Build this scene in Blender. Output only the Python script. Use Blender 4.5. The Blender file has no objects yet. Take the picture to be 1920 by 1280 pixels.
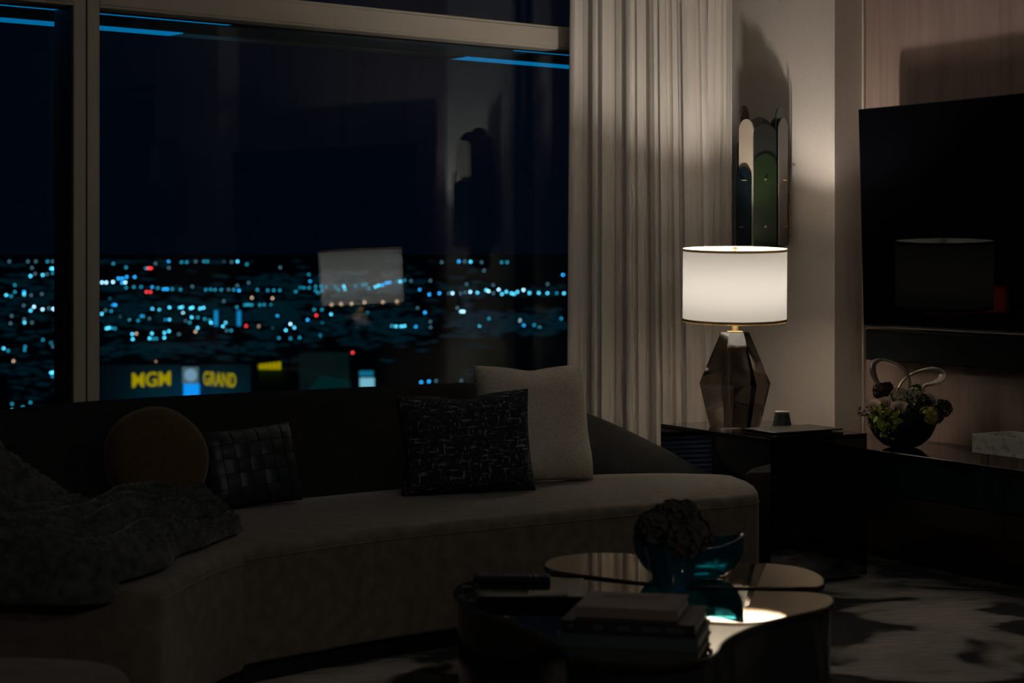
import bpy, bmesh, math, random
from mathutils import Vector, Matrix, noise
random.seed(7)
C = bpy.context.scene.collection
sc = bpy.context.scene
PI = math.pi

# ------------------------------------------------------------------ camera, world, exposure
EYE = 1.35
cam_d = bpy.data.cameras.new('camera'); cam = bpy.data.objects.new('camera', cam_d); C.objects.link(cam)
cam.location = (0, 0, EYE); cam.rotation_euler = (PI/2, 0, 0)
cam_d.sensor_width = 36; cam_d.lens = 65.625; cam_d.shift_y = -0.0885
cam_d.clip_start = 0.1; cam_d.clip_end = 90000
cam_d.dof.use_dof = True; cam_d.dof.focus_distance = 8.0; cam_d.dof.aperture_fstop = 3.5
sc.camera = cam
world = bpy.data.worlds.new('night_sky'); sc.world = world; world.use_nodes = True
bg = world.node_tree.nodes['Background']
bg.inputs[0].default_value = (0.12, 0.42, 1.0, 1); bg.inputs[1].default_value = 0.0045
vs = sc.view_settings
vs.view_transform = 'Standard'; vs.look = 'None'; vs.gamma = 1; vs.use_curve_mapping = False
vs.exposure = 0.0
BULB = 560.0

# ------------------------------------------------------------------ helpers
ROOT = {}
def loc_of(o):
    while o is not None:
        if o.name in ROOT: return ROOT[o.name]
        o = o.parent
    return Vector((0, 0, 0))
def props(o, label=None, cat=None, group=None, kind=None):
    if label: o['label'] = label
    if cat: o['category'] = cat
    if group: o['group'] = group
    if kind: o['kind'] = kind
    return o
def empty(name, loc, label=None, cat=None, group=None, kind=None):
    o = bpy.data.objects.new(name, None); C.objects.link(o)
    o.location = loc; o.empty_display_size = .05
    ROOT[o.name] = Vector(loc)
    return props(o, label, cat, group, kind)
def add(name, vf, mat, parent=None, smooth=False, label=None, cat=None, group=None, kind=None):
    """verts are given in room coordinates; a part is stored relative to its thing"""
    v, f = vf
    if parent is None:
        xs = [p[0] for p in v]; ys = [p[1] for p in v]; zs = [p[2] for p in v]
        org = Vector(((min(xs)+max(xs))/2, (min(ys)+max(ys))/2, min(zs)))
    else:
        org = loc_of(parent)
    me = bpy.data.meshes.new(name)
    me.from_pydata([(p[0]-org.x, p[1]-org.y, p[2]-org.z) for p in v], [], f)
    me.update()
    bm = bmesh.new(); bm.from_mesh(me); bmesh.ops.recalc_face_normals(bm, faces=bm.faces[:]); bm.to_mesh(me); bm.free()
    if smooth:
        me.polygons.foreach_set('use_smooth', [True]*len(me.polygons))
        if smooth != 'all':
            me.set_sharp_from_angle(angle=math.radians(40))
    me.materials.append(mat)
    o = bpy.data.objects.new(name, me); C.objects.link(o)
    if parent is None:
        o.location = org; ROOT[o.name] = org
    else:
        o.parent = parent
    return props(o, label, cat, group, kind)
def join(*vfs):
    V, F = [], []
    for v, f in vfs:
        n = len(V); V += list(v); F += [tuple(i+n for i in q) for q in f]
    return V, F
def xf(vf, fn): return [fn(*p) for p in vf[0]], vf[1]
def from_bm(bm):
    bm.verts.index_update()
    v = [tuple(x.co) for x in bm.verts]; f = [tuple(q.index for q in p.verts) for p in bm.faces]
    bm.free(); return v, f
def box(x0, x1, y0, y1, z0, z1, bev=0, seg=1):
    bm = bmesh.new(); bmesh.ops.create_cube(bm, size=1)
    for q in bm.verts:
        q.co = Vector((x0+(q.co.x+.5)*(x1-x0), y0+(q.co.y+.5)*(y1-y0), z0+(q.co.z+.5)*(z1-z0)))
    if bev: bmesh.ops.bevel(bm, geom=bm.edges[:], offset=bev, segments=seg, affect='EDGES', profile=.5)
    return from_bm(bm)
def grid(nu, nv, fn, closeu=False):
    V = [fn(i/(nu if closeu else nu-1), j/(nv-1)) for j in range(nv) for i in range(nu)]
    F = []
    for j in range(nv-1):
        for i in range(nu if closeu else nu-1):
            i2 = (i+1) % nu
            F.append((j*nu+i, j*nu+i2, (j+1)*nu+i2, (j+1)*nu+i))
    return V, F
def lathe(prof, n=32, c=(0, 0), cap=True, rot=0, sx=1, sy=1):
    """prof: (radius, z) list from bottom to top"""
    V, F = [], []
    for (r, z) in prof:
        for i in range(n):
            t = 2*PI*i/n+rot
            V.append((c[0]+sx*r*math.cos(t), c[1]+sy*r*math.sin(t), z))
    for j in range(len(prof)-1):
        for i in range(n):
            F.append((j*n+i, j*n+(i+1) % n, (j+1)*n+(i+1) % n, (j+1)*n+i))
    if cap:
        F.append(tuple(range(n))); F.append(tuple(range((len(prof)-1)*n, len(prof)*n)))
    return V, F
def tube(path, r, n=8, closed=False, flat=None):
    """swept tube; r a number or a list; flat: list of (width factor) for oval section along the binormal"""
    P = [Vector(p) for p in path]; m = len(P); V, F = [], []
    up = Vector((0, 0, 1)); prevn = None
    for i, p in enumerate(P):
        if closed: t = (P[(i+1) % m]-P[i-1])
        else: t = P[min(i+1, m-1)]-P[max(i-1, 0)]
        t = t.normalized() if t.length > 1e-9 else Vector((1, 0, 0))
        if prevn is None:
            nrm = t.cross(up)
            if nrm.length < .05: nrm = t.cross(Vector((0, 1, 0)))
        else:
            nrm = prevn - t*prevn.dot(t)
        nrm.normalize(); prevn = nrm; bn = t.cross(nrm)
        rr = r[i] if isinstance(r, (list, tuple)) else r
        fl = flat[i] if flat else 1
        for k in range(n):
            a = 2*PI*k/n
            V.append(tuple(p+nrm*(math.cos(a)*rr*fl)+bn*(math.sin(a)*rr)))
    for i in range(m if closed else m-1):
        i2 = (i+1) % m
        for k in range(n):
            F.append((i*n+k, i*n+(k+1) % n, i2*n+(k+1) % n, i2*n+k))
    if not closed:
        F.append(tuple(range(n))); F.append(tuple(range((m-1)*n, m*n)))
    return V, F
def cr(pts, per=8, closed=False):
    """Catmull-Rom through points of any dimension"""
    m = len(pts); out = []
    for i in range(m if closed else m-1):
        g = lambda k: pts[k % m] if closed else pts[min(max(k, 0), m-1)]
        p0, p1, p2, p3 = g(i-1), g(i), g(i+1), g(i+2)
        for s in range(per):
            t = s/per
            out.append(tuple(.5*(2*b+(c-a)*t+(2*a-5*b+4*c-d)*t*t+(3*b-a-3*c+d)*t**3) for a, b, c, d in zip(p0, p1, p2, p3)))
    if not closed: out.append(tuple(pts[-1]))
    return out
def prism(outline, z0, z1, bev=0):
    n = len(outline)
    if not bev:
        V = [(x, y, z0) for x, y in outline]+[(x, y, z1) for x, y in outline]
        F = [tuple(range(n)), tuple(range(n, 2*n))]+[(i, (i+1) % n, n+(i+1) % n, n+i) for i in range(n)]
        return V, F
    ins = inset(outline, bev)
    rings = [[(x, y, z0) for x, y in outline], [(x, y, z1-bev) for x, y in outline], [(x, y, z1) for x, y in ins]]
    V = sum(rings, []); F = [tuple(range(n)), tuple(range(2*n, 3*n))]
    for k in range(2): F += [(k*n+i, k*n+(i+1) % n, (k+1)*n+(i+1) % n, (k+1)*n+i) for i in range(n)]
    return V, F
def inset(o, d):
    n = len(o); area = sum(o[i][0]*o[(i+1) % n][1]-o[(i+1) % n][0]*o[i][1] for i in range(n))
    s = 1 if area > 0 else -1; r = []
    for i in range(n):
        a, b = Vector(o[i-1]), Vector(o[(i+1) % n]); t = (b-a).normalized()
        r.append((o[i][0]-t.y*d*s, o[i][1]+t.x*d*s))
    return r
def ball(c, r, sub=2, sx=1, sy=1, sz=1):
    bm = bmesh.new(); bmesh.ops.create_icosphere(bm, subdivisions=sub, radius=1)
    for q in bm.verts: q.co = Vector((c[0]+q.co.x*r*sx, c[1]+q.co.y*r*sy, c[2]+q.co.z*r*sz))
    return from_bm(bm)
def nz(x, y, z=0): return noise.noise(Vector((x, y, z)))

# ------------------------------------------------------------------ materials
def mat(name, col=(.5, .5, .5), rough=.5, metal=0, spec=.5, coat=0, sheen=0, trans=0, ior=1.45, emit=None, es=0):
    m = bpy.data.materials.new(name); m.use_nodes = True
    b = m.node_tree.nodes['Principled BSDF']; i = b.inputs
    i['Base Color'].default_value = (*col, 1); i['Roughness'].default_value = rough; i['Metallic'].default_value = metal
    i['Specular IOR Level'].default_value = spec; i['Coat Weight'].default_value = coat; i['Coat Roughness'].default_value = .05
    i['Sheen Weight'].default_value = sheen; i['Sheen Roughness'].default_value = .4
    i['Transmission Weight'].default_value = trans; i['IOR'].default_value = ior
    if emit: i['Emission Color'].default_value = (*emit, 1); i['Emission Strength'].default_value = es
    return m
def nodes(m): return m.node_tree.nodes, m.node_tree.links, m.node_tree.nodes['Principled BSDF']
def tex(m, kind, scale, sxyz=(1, 1, 1), **kw):
    n, l, b = nodes(m)
    tc = n.new('ShaderNodeTexCoord'); mp = n.new('ShaderNodeMapping'); mp.inputs['Scale'].default_value = sxyz
    l.new(tc.outputs['Object'], mp.inputs[0])
    t = n.new(kind); t.inputs['Scale'].default_value = scale
    for k, v in kw.items():
        if k in t.inputs: t.inputs[k].default_value = v
        else: setattr(t, k, v)
    l.new(mp.outputs[0], t.inputs['Vector']); return t
def ramp(m, src, stops, to='Base Color'):
    n, l, b = nodes(m); r = n.new('ShaderNodeValToRGB'); e = r.color_ramp.elements
    while len(e) < len(stops): e.new(.5)
    for q, (p, c) in zip(e, stops): q.position = p; q.color = (*c, 1)
    l.new(src, r.inputs[0])
    if to: l.new(r.outputs[0], b.inputs[to])
    return r
def bump(m, src, strength=.3, dist=.01):
    n, l, b = nodes(m); u = n.new('ShaderNodeBump'); u.inputs['Strength'].default_value = strength; u.inputs['Distance'].default_value = dist
    l.new(src, u.inputs['Height']); l.new(u.outputs[0], b.inputs['Normal']); return u
def fabric(name, c1, c2, scale=60, rough=.9, sheen=.2, bs=.4, bd=.004, sxyz=(1, 1, 1), detail=4):
    m = mat(name, c1, rough, sheen=sheen, spec=.2)
    t = tex(m, 'ShaderNodeTexNoise', scale, sxyz, Detail=detail)
    ramp(m, t.outputs[0], [(.35, c1), (.65, c2)]); bump(m, t.outputs[0], bs, bd); return m
def emis(name, col, s):
    m = bpy.data.materials.new(name); m.use_nodes = True; n = m.node_tree.nodes; n.remove(n['Principled BSDF'])
    e = n.new('ShaderNodeEmission'); e.inputs[0].default_value = (*col, 1); e.inputs[1].default_value = s
    m.node_tree.links.new(e.outputs[0], n['Material Output'].inputs[0])
    m.cycles.emission_sampling = 'NONE'; return m

M = {}
M['paint'] = fabric('plaster_paint', (.64, .555, .475), (.68, .595, .51), 90, .75, 0, .12, .002)
M['ceil'] = mat('ceiling_paint', (.86, .84, .80), .9)
M['darkwall'] = mat('far_wall_paint', (.50, .46, .42), .8)
M['wood'] = mat('wood_veneer', (.3, .2, .17), .5, spec=.35)
t = tex(M['wood'], 'ShaderNodeTexNoise', 14, (1, 1, .045), Detail=6, Roughness=.65, Distortion=.6)
ramp(M['wood'], t.outputs[0], [(.25, (.20, .13, .105)), (.48, (.33, .225, .185)), (.72, (.40, .28, .235))]); bump(M['wood'], t.outputs[0], .06, .002)
M['carpet'] = mat('patterned_carpet', (.4, .34, .28), .95, spec=.1, sheen=.15)
def carpet():
    m = M['carpet']; n, l, b = nodes(m)
    t1 = tex(m, 'ShaderNodeTexNoise', 1.15, (1.0, 1.5, 1), Detail=3, Roughness=.55, Distortion=1.2)
    r1 = ramp(m, t1.outputs[0], [(.485, (.018, .017, .017)), (.54, (.50, .43, .37)), (.62, (.66, .57, .49))], None)
    t2 = tex(m, 'ShaderNodeTexNoise', 26, (.4, 2.2, 1), Detail=5)
    r2 = ramp(m, t2.outputs[0], [(.3, (.6, .6, .6)), (.7, (1, 1, 1))], None)
    mx = n.new('ShaderNodeMix'); mx.data_type = 'RGBA'; mx.blend_type = 'MULTIPLY'; mx.inputs[0].default_value = 1
    l.new(r1.outputs[0], mx.inputs[6]); l.new(r2.outputs[0], mx.inputs[7]); l.new(mx.outputs[2], b.inputs['Base Color'])
    t3 = tex(m, 'ShaderNodeTexNoise', 240, Detail=2); bump(m, t3.outputs[0], .5, .006)
carpet()
M['frame'] = mat('window_frame_paint', (.60, .53, .43), .45, spec=.4)
M['seal'] = mat('black_rubber', (.01, .01, .01), .7)
M['bluemetal'] = mat('slate_metal', (.03, .05, .07), .5)
M['grille'] = mat('blue_lit_metal', (.22, .34, .60), .45)  # blue of the light outdoors is put into the slat colour
M['slab'] = mat('ledge_concrete', (.10, .16, .18), .7)
M['led'] = emis('blue_led', (.0, .30, .62), .55)
M['brass'] = mat('brass', (.62, .44, .22), .3, 1)
M['nickel'] = mat('satin_nickel', (.7, .62, .52), .3, 1)
M['curtain'] = mat('silk_curtain', (.83, .745, .655), .5, spec=.45, sheen=.25)
t = tex(M['curtain'], 'ShaderNodeTexNoise', 180, (1, 1, .3), Detail=2); bump(M['curtain'], t.outputs[0], .15, .001)
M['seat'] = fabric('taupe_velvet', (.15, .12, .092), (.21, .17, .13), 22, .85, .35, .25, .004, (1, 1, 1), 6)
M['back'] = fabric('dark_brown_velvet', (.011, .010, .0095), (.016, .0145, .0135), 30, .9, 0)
M['cream'] = fabric('cream_boucle', (.60, .52, .42), (.78, .68, .55), 150, .95, .2, .9, .006, (1, 1, 1), 3)
M['tweed'] = mat('navy_tweed', (.01, .012, .02), .85)
def tweed():
    m = M['tweed']; n, l, b = nodes(m)
    t1 = tex(m, 'ShaderNodeTexNoise', 90, (.25, .25, 1.6), Detail=2); t2 = tex(m, 'ShaderNodeTexNoise', 90, (1.6, 1.6, .22), Detail=2)
    ma = n.new('ShaderNodeMath'); ma.operation = 'MAXIMUM'; l.new(t1.outputs[0], ma.inputs[0]); l.new(t2.outputs[0], ma.inputs[1])
    ramp(m, ma.outputs[0], [(.53, (.008, .011, .017)), (.62, (.03, .036, .048)), (.70, (.26, .28, .32))]); bump(m, ma.outputs[0], .7, .004)
tweed()
M['piping_navy'] = mat('navy_piping', (.01, .012, .018), .6)
M['rust'] = fabric('rust_velvet', (.085, .05, .02), (.11, .066, .026), 40, .85, .4)
M['leather'] = mat('green_black_leather', (.016, .028, .028), .42, spec=.5)
t = tex(M['leather'], 'ShaderNodeTexVoronoi', 160); bump(M['leather'], t.outputs[0], .15, .001)
M['fur'] = fabric('grey_faux_fur', (.045, .047, .048), (.11, .112, .112), 30, 1, .3, .6, .01)
M['shade'] = bpy.data.materials.new('linen_shade'); M['shade'].use_nodes = True
def shade():
    m = M['shade']; n = m.node_tree.nodes; l = m.node_tree.links; n.remove(n['Principled BSDF'])
    d = n.new('ShaderNodeBsdfDiffuse'); tr = n.new('ShaderNodeBsdfTranslucent'); mx = n.new('ShaderNodeMixShader')
    tc = n.new('ShaderNodeTexCoord'); no = n.new('ShaderNodeTexNoise'); no.inputs['Scale'].default_value = 120; no.inputs['Detail'].default_value = 3
    l.new(tc.outputs['Object'], no.inputs['Vector']); r = n.new('ShaderNodeValToRGB')
    r.color_ramp.elements[0].position = .3; r.color_ramp.elements[0].color = (.165, .154, .138, 1)
    r.color_ramp.elements[1].position = .7; r.color_ramp.elements[1].color = (.185, .173, .155, 1)
    l.new(no.outputs[0], r.inputs[0]); l.new(r.outputs[0], tr.inputs[0])
    d.inputs[0].default_value = (.86, .82, .75, 1); mx.inputs[0].default_value = .22
    l.new(d.outputs[0], mx.inputs[1]); l.new(tr.outputs[0], mx.inputs[2]); l.new(mx.outputs[0], n['Material Output'].inputs[0])
shade()
M['trimband'] = bpy.data.materials.new('gold_ribbon'); M['trimband'].use_nodes = True
def ribbon():
    m = M['trimband']; n = m.node_tree.nodes; l = m.node_tree.links; n.remove(n['Principled BSDF'])
    d = n.new('ShaderNodeBsdfDiffuse'); tr = n.new('ShaderNodeBsdfTranslucent'); mx = n.new('ShaderNodeMixShader'); mx.inputs[0].default_value = .35
    d.inputs[0].default_value = (.5, .36, .17, 1); tr.inputs[0].default_value = (.26, .165, .06, 1)
    l.new(d.outputs[0], mx.inputs[1]); l.new(tr.outputs[0], mx.inputs[2]); l.new(mx.outputs[0], n['Material Output'].inputs[0])
ribbon()
M['diffuser'] = bpy.data.materials.new('opal_diffuser'); M['diffuser'].use_nodes = True
def diffuser():
    m = M['diffuser']; n = m.node_tree.nodes; l = m.node_tree.links; n.remove(n['Principled BSDF'])
    tr = n.new('ShaderNodeBsdfTranslucent'); tr.inputs[0].default_value = (.46, .43, .385, 1)
    l.new(tr.outputs[0], n['Material Output'].inputs[0])
diffuser()
M['bulb'] = emis('frosted_bulb_glow', (1, .955, .89), BULB); M['bulb'].cycles.emission_sampling = 'AUTO'
M['smoke'] = mat('smoked_crystal', (.13, .105, .09), .0, trans=1, ior=1.5)
M['blackgloss'] = mat('black_lacquer', (.004, .005, .006), .04, spec=.55, coat=.6)
M['smokemirror'] = mat('smoked_mirror', (.24, .25, .27), .015, 1)
M['consolegloss'] = mat('blue_black_lacquer', (.004, .010, .012), .12, spec=.5)
M['consolebrown'] = mat('dark_brown_lacquer', (.02, .015, .011), .35)
M['bronze'] = mat('bronze_mirror', (.62, .52, .38), .02, 1)
M['edge'] = mat('dark_bronze_edge', (.22, .19, .15), .18, 1)
M['tableside'] = mat('smoked_mirror_side', (.02, .022, .022), .12, spec=.6)
M['screen'] = mat('tv_glass', (.002, .002, .003), .02, spec=.018)
M['bezel'] = mat('tv_bezel', (.012, .012, .013), .35)
M['silver'] = mat('tv_trim', (.25, .25, .26), .35, 1)
M['cloth_black'] = fabric('speaker_cloth', (.004, .005, .006), (.008, .009, .01), 300, .9, 0)
M['teal'] = mat('teal_glass', (.03, .32, .42), .02, trans=.92, ior=1.5)
M['bluevase'] = mat('blue_glass', (.05, .30, .44), .03, trans=.85, ior=1.5)
M['bowl'] = mat('black_ceramic', (.006, .009, .010), .25, spec=.5)
M['horn'] = mat('champagne_metal', (.80, .69, .57), .38, 1)
M['marble'] = mat('white_marble', (.6, .58, .54), .25)
t = tex(M['marble'], 'ShaderNodeTexNoise', 11, Detail=8, Roughness=.7, Distortion=2.2)
ramp(M['marble'], t.outputs[0], [(.0, (.74, .70, .62)), (.545, (.70, .66, .59)), (.575, (.26, .26, .26)), (.61, (.72, .68, .61))])
M['acrylic'] = mat('clear_acrylic', (.9, .9, .9), .02, trans=1, ior=1.45)
M['rose'] = mat('blush_petal', (.82, .66, .57), .7, sheen=.2)
M['green'] = mat('lime_petal', (.30, .34, .06), .7)
M['olive'] = mat('yellow_green_petal', (.44, .36, .08), .7)
M['plum'] = mat('plum_leaf', (.05, .02, .035), .6)
M['leaf'] = mat('dark_leaf', (.028, .045, .02), .5)
M['sprig'] = mat('pale_sprig', (.5, .44, .34), .7)
M['berry'] = mat('brown_berry', (.10, .07, .05), .5)
M['stem'] = mat('green_stem', (.06, .08, .03), .6)
M['hydr'] = mat('dusky_petal', (.055, .047, .04), .8)
M['bk_brown'] = mat('brown_book_cloth', (.20, .145, .115), .6)
M['bk_black'] = mat('black_book_cloth', (.012, .012, .013), .5)
M['bk_blue'] = mat('slate_book_cloth', (.035, .048, .055), .6)
M['paper'] = mat('book_paper', (.45, .40, .32), .9)
M['ink'] = mat('pale_print', (.045, .047, .05), .7)
M['remote'] = mat('remote_plastic', (.012, .013, .014), .35)
M['btn'] = mat('remote_button', (.06, .062, .065), .4)
M['charcoal'] = mat('charcoal_plastic', (.03, .035, .035), .5)
M['folder'] = mat('folder_leather', (.035, .030, .022), .3)
M['greytop'] = mat('grey_fabric_top', (.40, .36, .33), .6)
for k, c, rg in (('pl_cream', (.52, .43, .33), .4), ('pl_navy', (.004, .010, .014), .25), ('pl_green', (.006, .0135, .002), .3),
                 ('pl_black', (.012, .012, .010), .35), ('pl_brown', (.09, .06, .035), .35), ('pl_teal', (.006, .022, .022), .3), ('pl_grey', (.12, .105, .095), .35)):
    M[k] = mat(k.replace('pl_', '')+'_enamel', c, rg)
def winglass():
    m = bpy.data.materials.new('coated_window_glass'); m.use_nodes = True; n = m.node_tree.nodes; l = m.node_tree.links; n.remove(n['Principled BSDF'])
    tr = n.new('ShaderNodeBsdfTransparent'); tr.inputs[0].default_value = (.72, .92, 1, 1)
    g = n.new('ShaderNodeBsdfGlossy'); g.inputs['Roughness'].default_value = 0; g.inputs[0].default_value = (.95, .95, 1, 1)
    mx = n.new('ShaderNodeMixShader'); lw = n.new('ShaderNodeLayerWeight'); lw.inputs[0].default_value = .5
    mr = n.new('ShaderNodeMapRange'); mr.inputs['To Min'].default_value = .03; mr.inputs['To Max'].default_value = .18
    l.new(lw.outputs['Facing'], mr.inputs[0]); l.new(mr.outputs[0], mx.inputs[0]); l.new(tr.outputs[0], mx.inputs[1]); l.new(g.outputs[0], mx.inputs[2])
    l.new(mx.outputs[0], n['Material Output'].inputs[0]); return m
M['glass'] = winglass()

# ------------------------------------------------------------------ room frames
# room side directions: TV wall runs along -A (towards the viewer's side), B points into that wall
A = Vector((-.5, math.cos(PI/6))); B = Vector((math.cos(PI/6), .5))
PC = Vector((1.4434, 8.35)); PQ = PC+.17*B
def W(k, o, z):               # TV wall: k along the wall, o out into the room
    p = PQ-k*A-o*B; return (p.x, p.y, z)
WD = Vector((math.sin(math.radians(50.5)), math.cos(math.radians(50.5)))); WM = Vector((-WD.y, WD.x)); W0 = Vector((0, 9.0))
def N(t, e, z):               # window wall: t along, e outwards
    p = W0+t*WD+e*WM; return (p.x, p.y, z)
TF = Vector((1.029, 7.43))
def T(s, t, z):               # side table frame (parallel to the TV wall)
    p = TF+s*A+t*B; return (p.x, p.y, z)
CEIL = 3.0

# ------------------------------------------------------------------ structure
WC = (.7237, 9.5966)
wl = N(-7.5, 0, 0)
poly = [WC, (wl[0], wl[1]), (wl[0], -2.5), W(12.6, 0, 0)[:2], W(0, 0, 0)[:2], (PC.x, PC.y)]
out = [(x, y) for x, y in poly]
add('floor', prism(out, -.08, 0), M['carpet'], kind='structure', label='beige carpet with dark brushstroke pattern')
add('ceiling', prism(out, CEIL, CEIL+.08), M['ceil'], kind='structure', label='plain ceiling above the room')
# wood TV wall and the two plaster piers that flank the TV
add('wall_right', xf(box(-.0, 1.98, -.12, 0, 0, CEIL), W), M['wood'], kind='structure', label='wood veneer wall behind the television')
add('wall_pier_window', xf(box(-1.4394, 0, -.12, .17, 0, CEIL), W), M['paint'], kind='structure', label='beige plaster pier behind the table lamp')
add('wall_pier_far', xf(box(1.98, 2.62, -.12, .17, 0, CEIL), W), M['paint'], kind='structure', label='beige plaster pier beyond the television')
add('wall_side', xf(box(2.62, 12.6, -.12, .06, 0, CEIL), W), M['darkwall'], kind='structure', label='plain wall beyond the far pier')
add('trim_1', xf(box(0.0, .012, 0, .014, 0, CEIL, .002), W), M['frame'], kind='structure', label='thin pale edge strip where veneer meets pier')
add('door_1', xf(join(box(2.72, 3.5, .06, .10, 0.0, 2.36, .004), box(2.66, 2.72, .06, .09, 0, 2.42), box(3.5, 3.56, .06, .09, 0, 2.42), box(2.66, 3.56, .06, .09, 2.42, 2.46)), W), M['consolebrown'], kind='structure', label='dark door beyond the far pier')
add('wall_left', box(wl[0]-.12, wl[0], -2.5, wl[1], 0, CEIL), M['darkwall'], kind='structure', label='plain wall at the far side of the lounge')
add('wall_back', box(wl[0], W(12.6, 0, 0)[0], -2.62, -2.5, 0, CEIL), M['darkwall'], kind='structure', label='plain wall at the open end of the lounge')

# added ceiling fill lamps out of view, put in to brighten sofa and cushions
FILL_W = 30.0
M['lens'] = emis('fill_lamp_lens', (1, .9, .78), 1.5)
for dx, dy, lab in ((2.5, 2.1, 'added ceiling fill lamp nearer the television wall'), (1.1, .9, 'added ceiling fill lamp above the open carpet')):
    dlt = empty('ceiling_fill_lamp', (dx, dy, CEIL), lab, 'fill lamp', 'added fill lamps')
    add('trim_ring', lathe([(.045, CEIL-.004), (.06, CEIL-.006), (.062, CEIL-.0005), (.045, CEIL-.0005), (.045, CEIL-.004)], 28, (dx, dy), False), M['frame'], dlt, True)
    add('lens', lathe([(.044, CEIL-.003), (.044, CEIL-.001)], 24, (dx, dy)), M['lens'], dlt)
    ld = bpy.data.lights.new('fill_lamp_beam', 'SPOT'); ld.energy = FILL_W; ld.color = (1, .97, .90); ld.shadow_soft_size = .05; ld.spot_size = math.radians(80); ld.spot_blend = 1
    lo = bpy.data.objects.new('fill_lamp_beam', ld); C.objects.link(lo); lo.parent = dlt; lo.location = (0, 0, -.02); lo.rotation_euler = (Vector((-.3, 6.3, .5))-Vector((dx, dy, CEIL))).to_track_quat('-Z', 'Y').to_euler()

# window wall
win = empty('window_1', N(-1.2, 0, 0), label='wide floor-to-ceiling window with pale frame, city lights outside', kind='structure')
HZ = 2.325
TR = .98      # right end of window at pier corner
def wbox(t0, t1, e0, e1, z0, z1, bev=.003): return xf(box(t0, t1, e0, e1, z0, z1, bev), N)
MUL = [(-2.349, -2.235), (-4.75, -4.64), (-7.1, -6.99)]
cuts = [(-7.1, -4.695), (-4.695, -2.29), (-2.29, TR)]
for (t0, t1) in cuts:
    add('pane', wbox(t0, t1, 0, .012, .5, HZ+.05, 0), M['glass'], win)
    add('pane', wbox(t0, t1, 0, .012, HZ+.06, CEIL, 0), M['glass'], win)
for (t0, t1) in MUL:
    tm = (t0+t1)/2
    mu = add('mullion', join(wbox(t0, tm-.003, -.11, .06, 0, CEIL), wbox(tm+.003, t1, -.11, .06, 0, CEIL), wbox(t0-.004, t1+.004, -.095, -.085, 0, CEIL, 0)), M['frame'], win)
    add('seal', wbox(tm-.003, tm+.003, -.104, .05, 0, CEIL, 0), M['seal'], mu)
    add('side_cover', wbox(t0-.006, t0, -.10, .05, 0, CEIL, 0), M['bluemetal'], mu)
edges = [-7.1, -4.75, -4.64, -2.349, -2.235, TR]
for t0, t1 in ((-7.0, -4.75), (-4.64, -2.349), (-2.235, TR)):
    tr = add('transom', join(wbox(t0, t1, -.11, -.0, HZ, HZ+.112), wbox(t0, t1, -.114, -.11, HZ+.012, HZ+.098, .0015)), M['frame'], win)
    add('seal', wbox(t0, t1, -.006, .0, HZ-.006, HZ, 0), M['seal'], tr)
    add('sill', wbox(t0, t1, -.16, .02, .46, .5), M['frame'], win)
    add('apron', wbox(t0, t1, -.03, .02, 0, .46, 0), M['bluemetal'], win)
for i in range(17):
    add('louvre_slat', xf(box(-2.2, .85, -.075, -.045, .045+i*.0235, .057+i*.0235), lambda t, e, z: N(t, e, z+(e+.06)*.25)), M['grille'], win)
ledge = add('outer_ledge', wbox(-7.1, TR+1.0, .02, .60, HZ+.0, HZ+.07, 0), M['slab'], win)
for t0, t1 in ((-7.0, -4.2), (-2.75, -1.55), (.05, TR+.9)):
    add('led_glow_strip', wbox(t0, t1, .014, .05, HZ-.004, HZ, 0), M['led'], ledge)  # inner strip glows in place of blue light on the transom underside
    add('led_glow_strip', wbox(t0, t1, .43, .555, HZ-.004, HZ, 0), M['led'], ledge)
for t0, t1 in ((-4.2, -2.75), (-1.55, .05)):
    add('led_cover', wbox(t0, t1, .43, .555, HZ-.004, HZ, 0), M['nickel'], ledge)

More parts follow.
